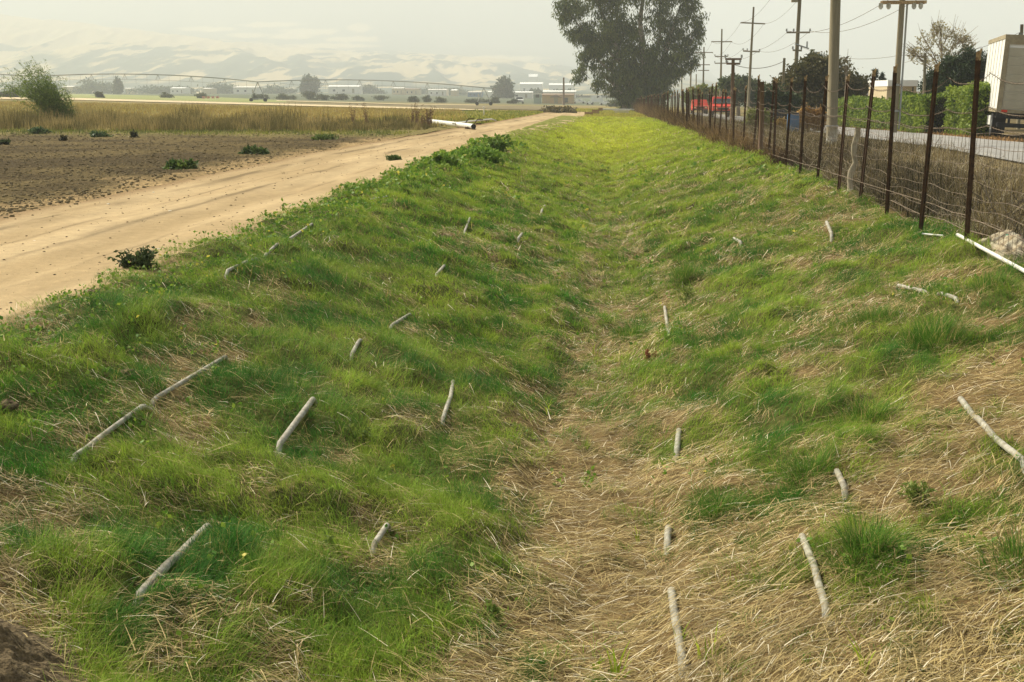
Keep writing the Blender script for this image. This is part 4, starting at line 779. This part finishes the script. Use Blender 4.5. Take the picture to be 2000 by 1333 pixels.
# ------------------------------------------------------------------ other vehicles
def car(name, label, X, Y, rz, paint, kind='pickup', L=4.8, W=1.85, H=1.8, group=None, z=None, cat='car', lights=False):
    z = float(hgt(X, Y)) + (.06 if 9 < X < 15 else 0) if z is None else z; e = empty(name, (X, Y, z), label, cat, group, rz)
    if kind == 'pickup': prof = [(-.5, .35), (-.5, .6), (-.1, .62), (-.05, 1), (.22, 1), (.32, .64), (.5, .56), (.5, .32)]
    elif kind == 'van': prof = [(-.5, .25), (-.5, .98), (-.46, 1), (.30, 1), (.42, .62), (.5, .52), (.5, .25)]
    else: prof = [(-.5, .3), (-.49, .62), (-.30, .68), (-.18, 1), (.14, 1), (.28, .66), (.48, .58), (.5, .3)]
    # front faces -y: profile built along y
    n = len(prof); vs = [(-W / 2 * (1 if q[1] < .7 else .86), -q[0] * L, q[1] * H) for q in prof] + [(W / 2 * (1 if q[1] < .7 else .86), -q[0] * L, q[1] * H) for q in prof]
    mb = MB(); mb.add(vs, [tuple(range(n)), tuple(range(n, 2 * n))[::-1]] + [(k, k + n, (k + 1) % n + n, (k + 1) % n) for k in range(n)]); mb.build('body', M[paint], e)
    g_ = MB(); a = prof[-4] if kind == 'pickup' else prof[-3] if kind == 'van' else prof[-4]; b = prof[prof.index(a) + 1]; d = .03
    fy0, fz0, fy1, fz1 = -a[0] * L - d, a[1] * H - .06, -b[0] * L - d, b[1] * H + .06
    g_.add([(-W * .40, fy0, fz0), (W * .40, fy0, fz0), (W * .44, fy1, fz1), (-W * .44, fy1, fz1)], [(0, 1, 2, 3)]); g_.build('windscreen', M['glass'], e)
    for s in (-1, 1):
        g_ = MB(); g_.box((s * (W * .465), -(.08 if kind == 'van' else .02) * L, H * .80), (.03, L * .2, H * .22)); g_.build('side_window', M['glass'], e)
        g_ = MB(); g_.box((s * W * .36, -L * .5 - .02, H * .46), (.24, .04, .14)); g_.build('headlight', M['lamp'], e)
        for yy in (-.32, .32): g_ = MB(); g_.tube([(s * W * .5 - .02 - s * .2, yy * L, .34), (s * W * .5 + s * .02, yy * L, .34)], .35, 14); g_.build('wheel', M['dark'], e)
    g_ = MB(); g_.box((0, -L * .5 - .03, H * .30), (W * .96, .08, .16)); g_.build('bumper', M['dark'], e)
    g_ = MB(); g_.box((0, -L * .5 - .015, H * .43), (W * .5, .03, .2)); g_.build('grille', M['dark'], e)
    if lights:
        for k in range(5): g_ = MB(); g_.box((-W * .36 + W * .18 * k, -.02 * L - .3, H * 1.01 + .03), (.11, .1, .07)); g_.build('roof_lamp', M['lamp'], e)
    return e
x_ = A(1408, 200, 130)[0]; car('red_truck', 'red pickup truck with small lamps on its roof driving behind the fence', x_, 130, 0, 'red', 'pickup', 5.4, 2.0, 1.98, cat='truck', lights=True)
x_ = A(1366, 200, 168)[0]; car('red_car', 'red van behind the fence, farther off than the pickup with roof lamps', x_, 168, 0, 'red', 'van', 4.8, 1.9, 1.75, cat='van')
x_ = A(1517, 222, 82)[0]; car('grey_car', 'dark grey parked car beyond the fence under the domed tree', x_, 82, R(80), 'dark', 'sedan', 2.6, 1.7, .95)
p = A(1549, 238, 64); z0 = float(hgt(p[0], 64)); e = empty('blue_barrel', (p[0], 64, z0), 'blue plastic barrel standing beyond the fence by the orange shrubs', 'barrel')
q = MB(); q.tube([(0, 0, 0), (0, 0, .1), (0, 0, .45), (0, 0, .82), (0, 0, .9)], [.26, .29, .30, .29, .26], 16); q.build('drum', M['blue'], e, smooth=True); q = MB(); q.tube([(0, 0, .88), (0, 0, .93)], .27, 16); q.build('rim', M['dark'], e)
def far(px_, py_): return G(px_, py_)
p = far(1014, 203); car('white_pickup', 'small white pickup facing the camera at the far edge of the field', p[0], p[1], R(8), 'white', 'pickup', 5.0, 15 * p[1] / 2500, 13 * p[1] / 2500, z=p[2], cat='truck')
for k, (px_, py_, w, h, kd, lab) in enumerate([(1131, 203, 26, 8, 'sedan', 'low white car parked just right of the tan shed'), (1152, 205, 14, 6, 'sedan', 'small white car half hidden between the tan shed and the white van'), (1166, 204, 24, 17, 'van', 'tall white van parked left of the eucalyptus'), (1182, 206, 22, 8, 'sedan', 'low white car parked against the foot of the eucalyptus')]):
    p = far(px_, py_); mp = p[1] / 2500; car('parked_' + ('van' if kd == 'van' else 'car'), lab, p[0], p[1], R(90), 'white', kd, w * mp, 1.8, h * mp, 'white vehicles parked at the far end', z=p[2], cat='van' if kd == 'van' else 'car')

# ------------------------------------------------------------------ buildings
def building(name, label, px0, px1, py0, py1, roofm, wallm, Y=None, dep=8, roof='flat', openings=(), group=None, flip=False):
    if Y is None: Y = G((px0 + px1) / 2, py1)[1]
    a = A(px0, py1, Y); b = A(px1, py0, Y); w = b[0] - a[0]; zb = min(a[2], float(hgt((a[0] + b[0]) / 2, Y))); Ht = b[2] - zb; cx = (a[0] + b[0]) / 2
    e = empty(name, (cx, Y, zb), label, 'building', group); rh = Ht * (.32 if roof == 'gable' else .14)
    mb = MB(); mb.box((0, dep / 2, (Ht - rh) / 2), (w * .97, dep, Ht - rh)); mb.build('wall', M[wallm], e)
    mb = MB()
    if roof == 'gable': mb.prism([(-w / 2, Ht - rh), (w / 2, Ht - rh), (w / 2, Ht - rh * .9), (0, Ht), (-w / 2, Ht - rh * .9)], -.4, dep + .4)
    elif roof == 'long': mb.add([(-w / 2, -.5, Ht - rh), (w / 2, -.5, Ht - rh), (w / 2, dep / 2, Ht), (-w / 2, dep / 2, Ht), (-w / 2, dep + .5, Ht - rh), (w / 2, dep + .5, Ht - rh)], [(0, 1, 2, 3), (3, 2, 5, 4), (0, 3, 4), (1, 5, 2), (0, 4, 5, 1)])
    else: mb.box((0, dep / 2, Ht - rh / 2), (w, dep + .6, rh))
    mb.build('roof', M[roofm], e)
    for (u, v, ww, hh, nm) in openings:
        q = MB(); q.box(((u - .5) * w, -.04, v * Ht), (ww * w, .12, hh * Ht)); q.build(nm, M['glass' if nm == 'window' else 'trim'], e)
    return e
W3 = [(.2, .4, .08, .25, 'window'), (.5, .4, .08, .25, 'window'), (.8, .35, .07, .5, 'door')]
building('shed', 'tan shed with a low gable at the far end of the field', 1058, 1122, 183, 203, 'brownroof', 'tanwall', dep=6, roof='long', openings=[(.33, .38, .12, .7, 'door'), (.75, .35, .1, .45, 'window')])
building('shed_annex', 'small gabled front built onto the tan shed', 1074, 1098, 185, 203.5, 'brownroof', 'tanwall', dep=3, roof='gable', openings=[(.5, .35, .3, .6, 'door')])
building('site_booth', 'grey green box shaped booth with one dark window beside the white pickup', 1042, 1057, 182, 203, 'greyroof', 'green', dep=3, openings=[(.5, .72, .5, .3, 'window')])
building('farm_building', 'cream house behind the hedge, right of the cypresses', 1729, 1792, 157, 225, 'whiteroof', 'creamwall', Y=100, dep=7, roof='flat', openings=[(.86, .62, .03, .45, 'window')])
building('farm_building', 'low pale building behind the hedge, left of the cypresses', 1654, 1697, 178, 225, 'greyroof', 'palewall', Y=112, dep=7, roof='flat', openings=[(.6, .7, .1, .2, 'window')])
FB = [(640, 702, 167, 176, 700, 'whiteroof', 'palewall', 'long low hall with a bright white roof right of the tall hazy tree'), (455, 503, 169, 181, 650, 'greyroof', 'palewall', 'white farm hall under the right end of the first sprinkler span'), (395, 412, 172, 179, 680, 'greyroof', 'creamwall', 'small cream house left of the white farm hall'),
      (332, 360, 171, 178, 700, 'whiteroof', 'palewall', 'white sheds behind the left field, near the bright glint'), (218, 232, 173, 179, 720, 'whiteroof', 'palewall', 'little white house among the left hazy trees'), (120, 142, 168, 177, 720, 'greyroof', 'creamwall', 'pale house behind the big leaning bush, right side'),
      (240, 256, 172, 178, 760, 'greyroof', 'creamwall', 'tiny cream house right of the little white one'), (765, 788, 171, 180, 700, 'greyroof', 'creamwall', 'cream house cluster right of the long white roofed hall'), (790, 818, 173, 181, 690, 'brownroof', 'creamwall', 'low cream house with a brown roof beneath the second sprinkler span'),
      (835, 872, 174, 183, 640, 'greyroof', 'palewall', 'grey warehouse under the second sprinkler span'), (880, 892, 175, 183, 640, 'whiteroof', 'creamwall', 'small cream hut right of the grey warehouse'), (913, 940, 179, 187, 600, 'greyroof', 'blue', 'low bluish building left of the last sprinkler tower'), (952, 962, 178, 187, 600, 'whiteroof', 'palewall', 'bright white hut right of the last sprinkler tower'),
      (978, 1040, 179, 193, 560, 'whiteroof', 'greyroof', 'long grey barn with a pale roof line behind the white pickup'), (1060, 1125, 177, 186, 560, 'whiteroof', 'greyroof', 'long pale greenhouse roof behind the tan shed'),
      (1015, 1060, 161, 166, 1000, 'whiteroof', 'palewall', 'far white greenhouses on the valley slope, left row'), (1072, 1122, 163, 167, 1000, 'whiteroof', 'palewall', 'far white greenhouses on the valley slope, right row'), (1032, 1050, 145, 148, 1300, 'whiteroof', 'palewall', 'tiny bright white roof high on the far slope')]
for (a_, b_, c_, d_, Y_, rm, wm, lab) in FB: building('far_building', lab, a_, b_, c_, d_, rm, wm, Y=Y_ * 1.35, dep=14, roof='long', openings=W3 if b_ - a_ > 20 else [], group='far pale buildings of the valley')

# ------------------------------------------------------------------ far trees and low bushes at the field edge
for k, (px_, py_, w, h, Y_, lab) in enumerate([
    (605, 180, 46, 46, 620, 'tall hazy tree with a pointed top, left of the long white roofed hall'), (985, 192, 44, 42, 520, 'hazy rounded tree behind the last sprinkler tower'), (232, 182, 16, 34, 600, 'slim hazy tree between the left pale houses'),
    (190, 178, 90, 26, 700, 'long hazy row of trees behind the left field'), (320, 180, 120, 18, 720, 'low hazy row of trees behind the white sheds'), (440, 180, 90, 20, 740, 'hazy row of trees above the white farm hall'), (60, 180, 110, 22, 700, 'hazy trees behind the leaning bush at the left edge'),
    (540, 178, 80, 14, 720, 'low hazy trees left of the tall pointed tree'), (720, 176, 70, 14, 760, 'low hazy trees right of the white roofed hall'), (1045, 180, 60, 14, 620, 'hazy tree line above the grey barn'), (1100, 180, 50, 16, 620, 'hazy tree line left of the eucalyptus foot'), (870, 176, 120, 12, 800, 'low hazy tree line above the grey warehouse')]):
    shrub('hazy_tree', lab, px_, py_, w, h, 2600, 2.0, (.035, .06, .035), (.09, .12, .06), Y=Y_ * 1.4, group='hazy trees of the valley', cat='tree', sub=26 if w > 60 else 12)
BB = [(20, 189, 40, 14, 'dark bush at the far field edge, left of the leaning bush'), (195, 190, 14, 13, 'dark bush far behind the field, right of the leaning bush'), (330, 190, 24, 12, 'low dark bush left of the reddish harvest bins'), (395, 191, 22, 14, 'round dark bush behind the reddish harvest bins'), (498, 194, 8, 12, 'tiny dark bush under the first sprinkler tower'),
      (512, 193, 20, 13, 'pale green bush right of the first sprinkler tower'), (560, 193, 32, 16, 'round dark bush, first of the chain right of the first sprinkler tower'), (603, 193, 24, 20, 'taller dark bush below the tall hazy tree'), (628, 194, 24, 12, 'low bush joining the taller one below the tall hazy tree'), (662, 194, 34, 14, 'wide dark bush below the white roofed hall'), (698, 195, 20, 13, 'brownish bush right of the wide dark bush'),
      (740, 195, 34, 12, 'pale spreading bush in the middle of the far edge'), (808, 198, 22, 12, 'dark bush left of the paired bushes at the far edge'), (833, 198, 18, 13, 'left one of the paired dark bushes at the far edge'), (862, 199, 28, 11, 'right one of the paired dark bushes at the far edge'), (935, 200, 40, 14, 'green bush around the foot of the last sprinkler tower'), (967, 200, 16, 12, 'brownish bush right of the last sprinkler tower'), (1001, 201, 16, 10, 'small bush left of the white pickup'), (1205, 207, 30, 14, 'yellow green bush at the left foot of the eucalyptus')]
for (px_, py_, w, h, lab) in BB: shrub('low_bush', lab, px_, py_ + 2, w * 1.25, h * .95, 1300, .5, (.035, .05, .02), (.10, .12, .045), group='low bushes along the far field edge', cat='bush', sub=12)
for k in range(4): 
    p = G(398 + k * 9, 193.5); q = MB(); q.box((0, 0, .35), (.8, .8, .7)); q.box((0, 0, .76), (.88, .88, .12)); o = q.build('harvest_bin', mat('faded_pink', (.62, .25, .20), .7)); o.location = p
    tag(o, ('leftmost', 'second from left', 'third from left', 'rightmost')[k] + ' of four faded pink harvest bins behind the dry weeds', 'bin', 'pink harvest bins')

# ------------------------------------------------------------------ centre pivot sprinkler
e0 = A(503, 160, 285); e = empty('pivot_sprinkler', (e0[0], 285, float(hgt(e0[0], 285))), 'long arched irrigation sprinkler spanning the field on wheeled towers', 'irrigation machine')
org = np.array(e.location); TW = [(-380, 143, 250), (70, 150, 262), (503, 160.5, 285), (945, 172, 300)]
pts = []
for (a, b, bow) in zip(TW[:-1], TW[1:], (6, 9.5, 9)):
    for j in range(20): q = j / 20; X = a[0] + (b[0] - a[0]) * q; pts.append(np.array(A(X, a[1] + (b[1] - a[1]) * q - bow * 4 * q * (1 - q), a[2] + (b[2] - a[2]) * q)) - org)
pts.append(np.array(A(970, 174, 301)) - org); mb = MB(); mb.tube(pts, .11, 6); mb.build('span_pipe', M['steel'], e)
mb = MB()
for i in range(0, len(pts) - 1):
    if i % 20 in (0, 19): continue
    P = pts[i]
    if i % 3 == 1: mb.tube([P, P + np.array([-.5, 0, -1.1])], .05, 4); mb.tube([P, P + np.array([.5, 0, -1.1])], .05, 4)
for s in range(3):
    seg = [pts[s * 20 + i] - np.array([0, 0, 1.15 * min(1, i / 4, (20 - i) / 4)]) for i in range(2, 19)]; mb.tube(seg, .03, 4)
mb.build('truss', M['steel'], e)
mb = MB()
for i in range(0, len(pts) - 1, 1): P = pts[i]; mb.tube([P, P + np.array([0, 0, -2.1])], .022, 4)
mb.build('drop_hose', M['steel'], e)
for (px_, py_, Y_) in TW[1:]:
    T = np.array(A(px_, py_, Y_)) - org; zg = float(hgt(T[0] + org[0], Y_)) - org[2]; q = MB()
    for s in (-1.6, 1.6): q.tube([T, (T[0] + s, T[1], zg + .6)], .09, 5)
    q.tube([(T[0] - 1.6, T[1], zg + .6), (T[0] + 1.6, T[1], zg + .6)], .10, 5); w_ = q.build('tower', M['steel'], e)
    for s in (-1.6, 1.6): q = MB(); q.tube([(T[0] + s, T[1] - .12, zg + .4), (T[0] + s, T[1] + .12, zg + .4)], .42, 12); q.build('wheel', M['dark'], w_)

# ------------------------------------------------------------------ pipes and gear by the road
a = np.array(G(866, 246)); b = np.array(G(925, 254)); mb = MB(); up = np.array([0, 0, .16]); a = b + (a - b) * 1.6
mb.tube([a + up, b + up], .13, 16, False); o = mb.build('mainline_pipe', M['pvcw'], smooth=True)
e = empty('mainline_pipe_run', b, 'thick white irrigation pipe ending with a dark open mouth beside the dirt road', 'pipe'); o.name = 'pipe_wall'; o.parent = e; o.location = -b
mb = MB(); d = (a - b) / np.linalg.norm(a - b); mb.tube([b + up + d * .02, b + up + d * .3], .115, 16); o = mb.build('pipe_mouth_shade', M['dark']); o.parent = e; o.location = -b  # dark plug stands for the shade inside the open pipe
mb = MB(); p = b + d * .9; mb.box((p[0], p[1] - .05, p[2] + .05), (.5, .3, .16)); o = mb.build('pipe_support', M['pole2']); o.parent = e; o.location = -b
mb = MB(); pts = [np.array(G(x_, y_)) + np.array([0, 0, .22 if k < 4 else .1]) for k, (x_, y_) in enumerate([(885, 250), (912, 246), (935, 243), (960, 240), (968, 239)])]; mb.tube(pts, .05, 8); tag(mb.build('sprinkler_pipe', M['pvcw'], smooth=True), 'thin white lateral pipe behind the thick white pipe mouth', 'pipe')
for (px_, py_, h_, lab) in ((906, 249, 16, 'bent metal riser behind the thick white pipe mouth, left one'), (924, 248, 14, 'bent metal riser behind the thick white pipe mouth, right one')):
    p = np.array(G(px_, py_)); mp = p[1] / 2500; mb = MB(); mb.tube([p, p + np.array([.12, 0, h_ * mp * .6]), p + np.array([.25, 0, h_ * mp]), p + np.array([.55, 0, h_ * mp])], .03, 6); mb.box(p + np.array([.3, 0, h_ * mp * .4]), (.3, .1, .08)); tag(mb.build('pipe_riser', M['rust']), lab, 'riser', 'bent metal risers')
p = np.array(G(945, 226)); mb = MB(); mb.tube([p, p + np.array([0, 0, .62])], .055, 8); mb.blob(p + np.array([0, 0, .68]), .09, 3); tag(mb.build('white_marker_post', M['pvcw']), 'short white marker post in the yellow grass behind the pipes', 'post')
shrub('dark_weed_clump', 'small dark weed clump over the thin white lateral pipe', 952, 240, 12, 7, 300, .1, (.03, .05, .02), (.08, .1, .03), cat='weed')
shrub('dry_thicket', 'low brown dead thicket by the road bend before the tan shed', 1092, 221, 70, 10, 1500, .45, (.10, .085, .04), (.24, .20, .09), cat='shrub', sub=30)
# crates and boards at the end of the ditch
for (px_, py_, w, h, lab) in ((1150, 226, 16, 7, 'brown wooden crate at the end of the dirt road, lowest of the three'), (1163, 224, 13, 9, 'brown wooden crate in the middle of the group at the ditch end'), (1173, 219, 8, 8, 'small brown crate standing at the right of the group at the ditch end')):
    p = G(px_, py_); mp = p[1] / 2500; e = empty('wooden_crate', p, lab, 'crate', 'crates at the ditch end'); ww, hh_ = w * mp, h * mp
    mb = MB()
    for k in range(3): mb.box((0, 0, hh_ * (k + .5) / 3), (ww, .6, hh_ / 3 - .03))
    mb.build('slats', M['wood'], e); mb = MB()
    for s in (-1, 1): mb.box((s * (ww / 2 - .04), -.33, hh_ / 2), (.08, .05, hh_))
    mb.build('corner_post', M['wood'], e)
a = G(1175, 219); b = G(1238, 219.5); mb = MB(); mb.tube([np.array(a) + np.array([0, 0, .34]), np.array(b) + np.array([0, 0, .34])], .10, 8); tag(mb.build('white_pipe', M['pvcw']), 'long white pipe lying across the far end of the ditch', 'pipe')
p = np.array(G(1214, 222)); mb = MB(); mb.box(p + np.array([0, 0, .35]), (2.0, .5, .1)); mb.box(p + np.array([0, 0, .12]), (1.7, .35, .24)); tag(mb.build('concrete_slab', M['stone']), 'small pale concrete slab on a block at the far end of the ditch', 'slab')

# ------------------------------------------------------------------ pale heap behind the fence, branches, clods, stones
def mound(name, c, rx, ry, h, m, seed, rough=.06, zf=None):
    n_ = 90; th, u = np.meshgrid(np.linspace(0, 2 * math.pi, n_), np.linspace(0, 1, 50)); wob = 1 + .35 * (fbm(np.cos(th) * 1.5 + 4, np.sin(th) * 1.5 + seed, seed, 3) - .5) * 2; Xm = u * np.cos(th) * rx * wob; Ym = u * np.sin(th) * ry * wob
    e_ = sstep(1.02, .75, u); Zm = h * (1 - u ** 1.7) * (.55 + .9 * fbm(Xm * 4 + 3, Ym * 4, seed + 1, 3)) + rough * (fbm(Xm * 9 + 5, Ym * 9, seed + 2, 5) - .5) * e_ + .5 * rough * (fbm(Xm * 34, Ym * 34, seed + 3, 3) - .5) * e_ - .06 * u
    i = np.arange(49 * (n_ - 1)); a = (i // (n_ - 1)) * n_ + i % (n_ - 1); zz = (zf or zbank)(Xm + c[0], Ym + c[1])
    return mesh_np(name, np.stack([(Xm + c[0]).ravel(), (Ym + c[1]).ravel(), (zz + Zm).ravel()], -1), np.stack([a, a + 1, a + n_ + 1, a + n_], -1), m, smooth=True)
p = np.array([4.26, 13.9, 0.0]); zg = float(hgt(p[0], p[1]))
tag(mound('plaster_heap', p, .40, .75, .22, M['rock'], 211, .10, hgt), 'pale dusty heap of broken plaster behind the last fence post', 'rubble')
mb = MB()
for k, (dx, dy, w_) in enumerate(((-.05, -.14, .14), (.14, -.05, .12), (-.22, -.05, .09), (.3, -.12, .13), (.05, .08, .12))): mb.box((p[0] + dx, p[1] + dy, zg + .10 - abs(dx) * .25), (w_, w_ * .7, .035), k * .7, .35 - .2 * k)
tag(mb.build('plaster_chunk', M['rock']), 'flat pale plaster chunks resting on the dusty heap', 'rubble')
mb = MB(); mb.box((p[0] - .03, p[1] - .05, zg + .185), (.06, .03, .035), .4, .5); tag(mb.build('green_scrap', mat('green_plastic', (.03, .16, .08), .5)), 'dark green plastic scrap on the pale heap', 'litter')
mb = MB(); mb.box((p[0] + .06, p[1] - .05, zg + .175), (.07, .03, .03), .1, -.4); tag(mb.build('red_scrap', mat('red_plastic', (.45, .06, .03), .5)), 'red plastic scrap on the pale heap', 'litter')
def branches(name, label, origin, n, L, m, cat='branch', up=.6):
    mb = MB()
    def grow(p, d, l, r, dep):
        pts = [p]; 
        for j in range(5): d = d + np.array([random.gauss(0, .2), random.gauss(0, .2), random.gauss(0, .15)]); d /= np.linalg.norm(d); p = p + d * l / 5; pts.append(p)
        mb.tube(pts, [r * (1 - .12 * j) for j in range(6)], 5)
        if dep:
            for j in (2, 3, 5): grow(pts[j], d + np.array([random.gauss(0, .6), random.gauss(0, .6), random.gauss(0.1, .4)]), l * .6, r * .55, dep - 1)
    for k in range(n): grow(np.array(origin) + np.array([random.gauss(0, .1), random.gauss(0, .1), 0]), np.array([random.gauss(0, .7), random.gauss(0, .5), up]), L, .014, 2)
    tag(mb.build(name, M[m], smooth=True), label, cat)
branches('dead_shrub', 'dark leafless shrub behind the fence at the right edge', (4.95, 14.3, float(hgt(4.95, 14.3))), 5, .75, 'twig', 'shrub')
branches('dead_shrub', 'low tangle of dark dead twigs beside the pale heap', (4.75, 13.0, float(hgt(4.7, 13.0))), 5, .5, 'twig', 'shrub', .3)
branches('dead_shrub', 'leafless grey twigs behind the second fence post', (5.2, 17.5, float(hgt(5.2, 17.5))), 5, .6, 'twig', 'shrub', .5)
# dark soil mound at lower left
p = np.array(G(60, 1330)); tag(mound('soil_mound', p + np.array([-.12, .02, 0]), .50, .40, .17, M['clod'], 231, .07), 'dark crumbly mound of soil in the lower left corner', 'mound')
for (px_, py_, r, lab) in ((252, 752, .055, 'dark clod of soil in the left grass above the bent pipe'), (184, 580, .05, 'dark clod of soil on the grassy edge of the dirt road'), (1420, 1108, .018, 'tiny dark clod in the straw right of the ditch bottom'), (15, 800, .06, 'dark clod at the left edge in the grass')):
    q = np.array(G(px_, py_)); q[2] += float(lump(q[0], q[1])) * (abs(q[0]) < 4.2); mb = MB(); mb.blob(q + np.array([0, 0, r * .5]), r, int(px_), .7, 14, 9, .6); tag(mb.build('soil_clod', M['clod'], smooth=True), lab, 'clod', 'dark clods of soil')
for (px_, py_, r, lab) in ((332, 418, .035, 'round white stone on the dirt road'), (300, 380, .022, 'small white stone near the far side of the dirt road'), (212, 403, .025, 'flat pale stone on the dirt road left of the round white one'), (68, 477, .022, 'small pale stone on the dirt road near the left edge'), (310, 493, .02, 'small white stone right of the wilted weed'), (1286, 327, .04, 'white scrap in the far middle of the right bank')):
    q = np.array(G(px_, py_)); q[2] += .03; mb = MB(); mb.blob(q, r, int(px_), .5, 10, 6, .3); tag(mb.build('pale_stone', M['stone'], smooth=True), lab, 'stone', 'pale stones on the road')
# gravel, twigs and clods too many to count
mb = MB(); rg = random.Random(3)
for k in range(1700):
    y = 9 * (60 / 9) ** rg.random(); u = rg.choice([-.98, -.9, -.55, -.2, .12, .55, .92, .97]) + rg.gauss(0, .13); u = max(-1.1, min(1.02, u)); x = float(road_c(y)) + u * float(road_w(y)); z = float(road_z(np.array([x]), np.array([y]))[0]); r = (.003 + .011 * rg.random() ** 3) * (1 + y / 40)
    mb.blob((x, y, z), r, k, .6, 6, 4, .4)
tag(mb.build('gravel', M['clod']), 'dark crumbs of soil and gravel scattered over the dirt road', 'gravel', kind='stuff')
mb = MB()
for k in range(5200):
    y = 14 * (56 / 14) ** rg.random(); x = rg.uniform(-.52 * y - 1, -8.3 + rg.gauss(0, .3)); 
    if x > -8: continue
    z = float(til_z(np.array([x]), np.array([y]))[0]); mb.blob((x, y, z), rg.uniform(.008, .030) * (1 + y / 60), k, .7, 6, 4, .5)
tag(mb.build('soil_clods', mat('field_clod', (.075, .055, .024), .98, (3, (.21, .16, .07), .13))), 'brown clods of soil covering the tilled field', 'soil', kind='stuff')

# ------------------------------------------------------------------ single plants standing out of the grass
def bpt(px_, py_):
    q = np.array(G(px_, py_)); q[2] = float(zbank(q[0], q[1])); return q
def tuft(name, label, px_, py_, r, L, n, c0, c1, w=.004, cat='grass tuft', group=None, spread=1.0, curl=1.2, seg=4):
    q = bpt(px_, py_); a = rng.uniform(0, 6.28, n); ph_ = rng.uniform(0, 6.28); u = np.sqrt(rng.random(n)) * (1 + .35 * np.sin(2 * a + ph_) + .25 * np.sin(5 * a + 2 * ph_)); n_k = n; P = np.stack([r * u * np.cos(a), r * u * np.sin(a) * .9, .25 * r * np.clip(1 - u ** 2, 0, 1)], -1)
    P[:, 2] += zbank(q[0] + P[:, 0], q[1] + P[:, 1]) - q[2] - .01
    v, f, c = blades(P, a + rng.normal(0, .9, n), L * rng.uniform(.3, 1.25, n), w * rng.uniform(.7, 1.3, n), spread * .35 * u + rng.uniform(0, .3, n), curl * rng.uniform(.2, 1.2, n), np.where((rng.random(n) < .14)[:, None], np.array([[.45, .36, .14]]), cmix(c0, c1, rng.random(n))), seg); o = mesh_np(name, v, f, M['blade'], c, smooth=True); o.location = q; return tag(o, label, cat, group)
DG = ((.05, .15, .02), (.17, .29, .04)); LG = ((.20, .32, .02), (.42, .50, .05))
for (px_, py_, r, L, n, lab) in [(1580, 935, .20, .20, 1500, 'dense dark green grass tuft right of a bare pipe end on the right bank'), (1690, 1120, .20, .24, 1700, 'tall dark grass tuft beside the longest bare pipe end'), (1400, 1005, .17, .15, 1200, 'low dark grass tuft right of the ditch bottom pipe'), (1990, 1120, .22, .20, 1200, 'grass tuft cut off by the right edge'), (1230, 665, .30, .16, 1500, 'dark grass tuft in the middle of the ditch bottom'),
                                (1820, 680, .38, .26, 2200, 'broad green clump high on the right bank'), (1705, 635, .26, .20, 1400, 'ferny green clump left of the broad one high on the right bank'), (1925, 575, .32, .20, 1600, 'green clump on the right bank below the white pipe'), (1690, 820, .25, .18, 1200, 'grass tuft on the right bank above the pipe row'), (1340, 560, .3, .2, 1300, 'rounded grass tuft on the lower right bank above the bare pipe')]:
    tuft('grass_tuft', lab, px_, py_, r * .85, L * .85, int(n * .6), *DG, group='grass tufts on the right bank')
def broad(name, label, px_, py_, n, L, w, c0, c1, up=.5, cat='weed', group=None):
    q = bpt(px_, py_); a = rng.uniform(0, 6.28, n); P = np.zeros((n, 3)); P[:, :2] = rng.normal(0, L * .12, (n, 2)); v, f, c = blades(P, a, L * rng.uniform(.6, 1.1, n), w * rng.uniform(.7, 1.2, n), rng.uniform(0, up, n), rng.uniform(.3, 1.1, n), cmix(c0, c1, rng.random(n)), 5); o = mesh_np(name, v, f, M['blade'], c, smooth=True); o.location = q; return tag(o, label, cat, group)
for (px_, py_, n, L, w, lab) in [(1205, 1330, 9, .17, .014, 'bright green shoots at the bottom of the photo, left of the pipe'), (1160, 1318, 8, .13, .014, 'broad bright shoots in the straw, left end of the bottom row'), (1375, 1300, 9, .18, .013, 'bright green shoots right of the pipe at the bottom'), (1688, 1325, 7, .20, .015, 'lone bright green sprout in the straw at the bottom right'), (1330, 1265, 6, .11, .012, 'short green shoots beside the ditch bottom pipe'), (1245, 1060, 7, .10, .012, 'small lime shoots in the straw left of the pipe'), (1070, 812, 6, .16, .014, 'upright lime green shoot at the left side of the ditch bottom'), (1160, 700, 9, .14, .013, 'yellow green shoots across the ditch bottom'), (1440, 1150, 6, .10, .010, 'thin green shoots in the straw beside the long bare pipe')]:
    broad('grass_shoots', lab, px_, py_, n, L, w, *LG, group='bright young shoots in the straw')
for (px_, py_, L, lab) in [(728, 760, .17, 'light green broadleaf weed in the left bank grass'), (700, 870, .22, 'pale feathery weed between the two left pipes'), (640, 1090, .22, 'pale feathery weed in the nearest left grass'), (960, 1215, .18, 'small pale weed at the lower edge of the nearest tussock'), (1660, 1045, .2, 'feathery weed above the tall dark tuft'), (1790, 990, .25, 'thin stemmed weed on the right bank straw'), (1345, 590, .2, 'pale weed above the bare pipe in the ditch bottom')]:
    stalks('feathery_weed', lab, px_, py_, L * 260, L * 200, 10, .1, .0022, .035, (.13, .20, .035), (.24, .30, .06), 'weed', lp=38, both=.7, asp=.35, group='pale weeds in the grass')
stalks('reddish_dock', 'reddish brown seeded dock plant in the ditch bottom', 1272, 715, 24, 36, 6, .05, .004, .03, (.18, .06, .025), (.30, .12, .05), 'weed', lp=40, both=.2, asp=.6, stemc=(.22, .09, .04))
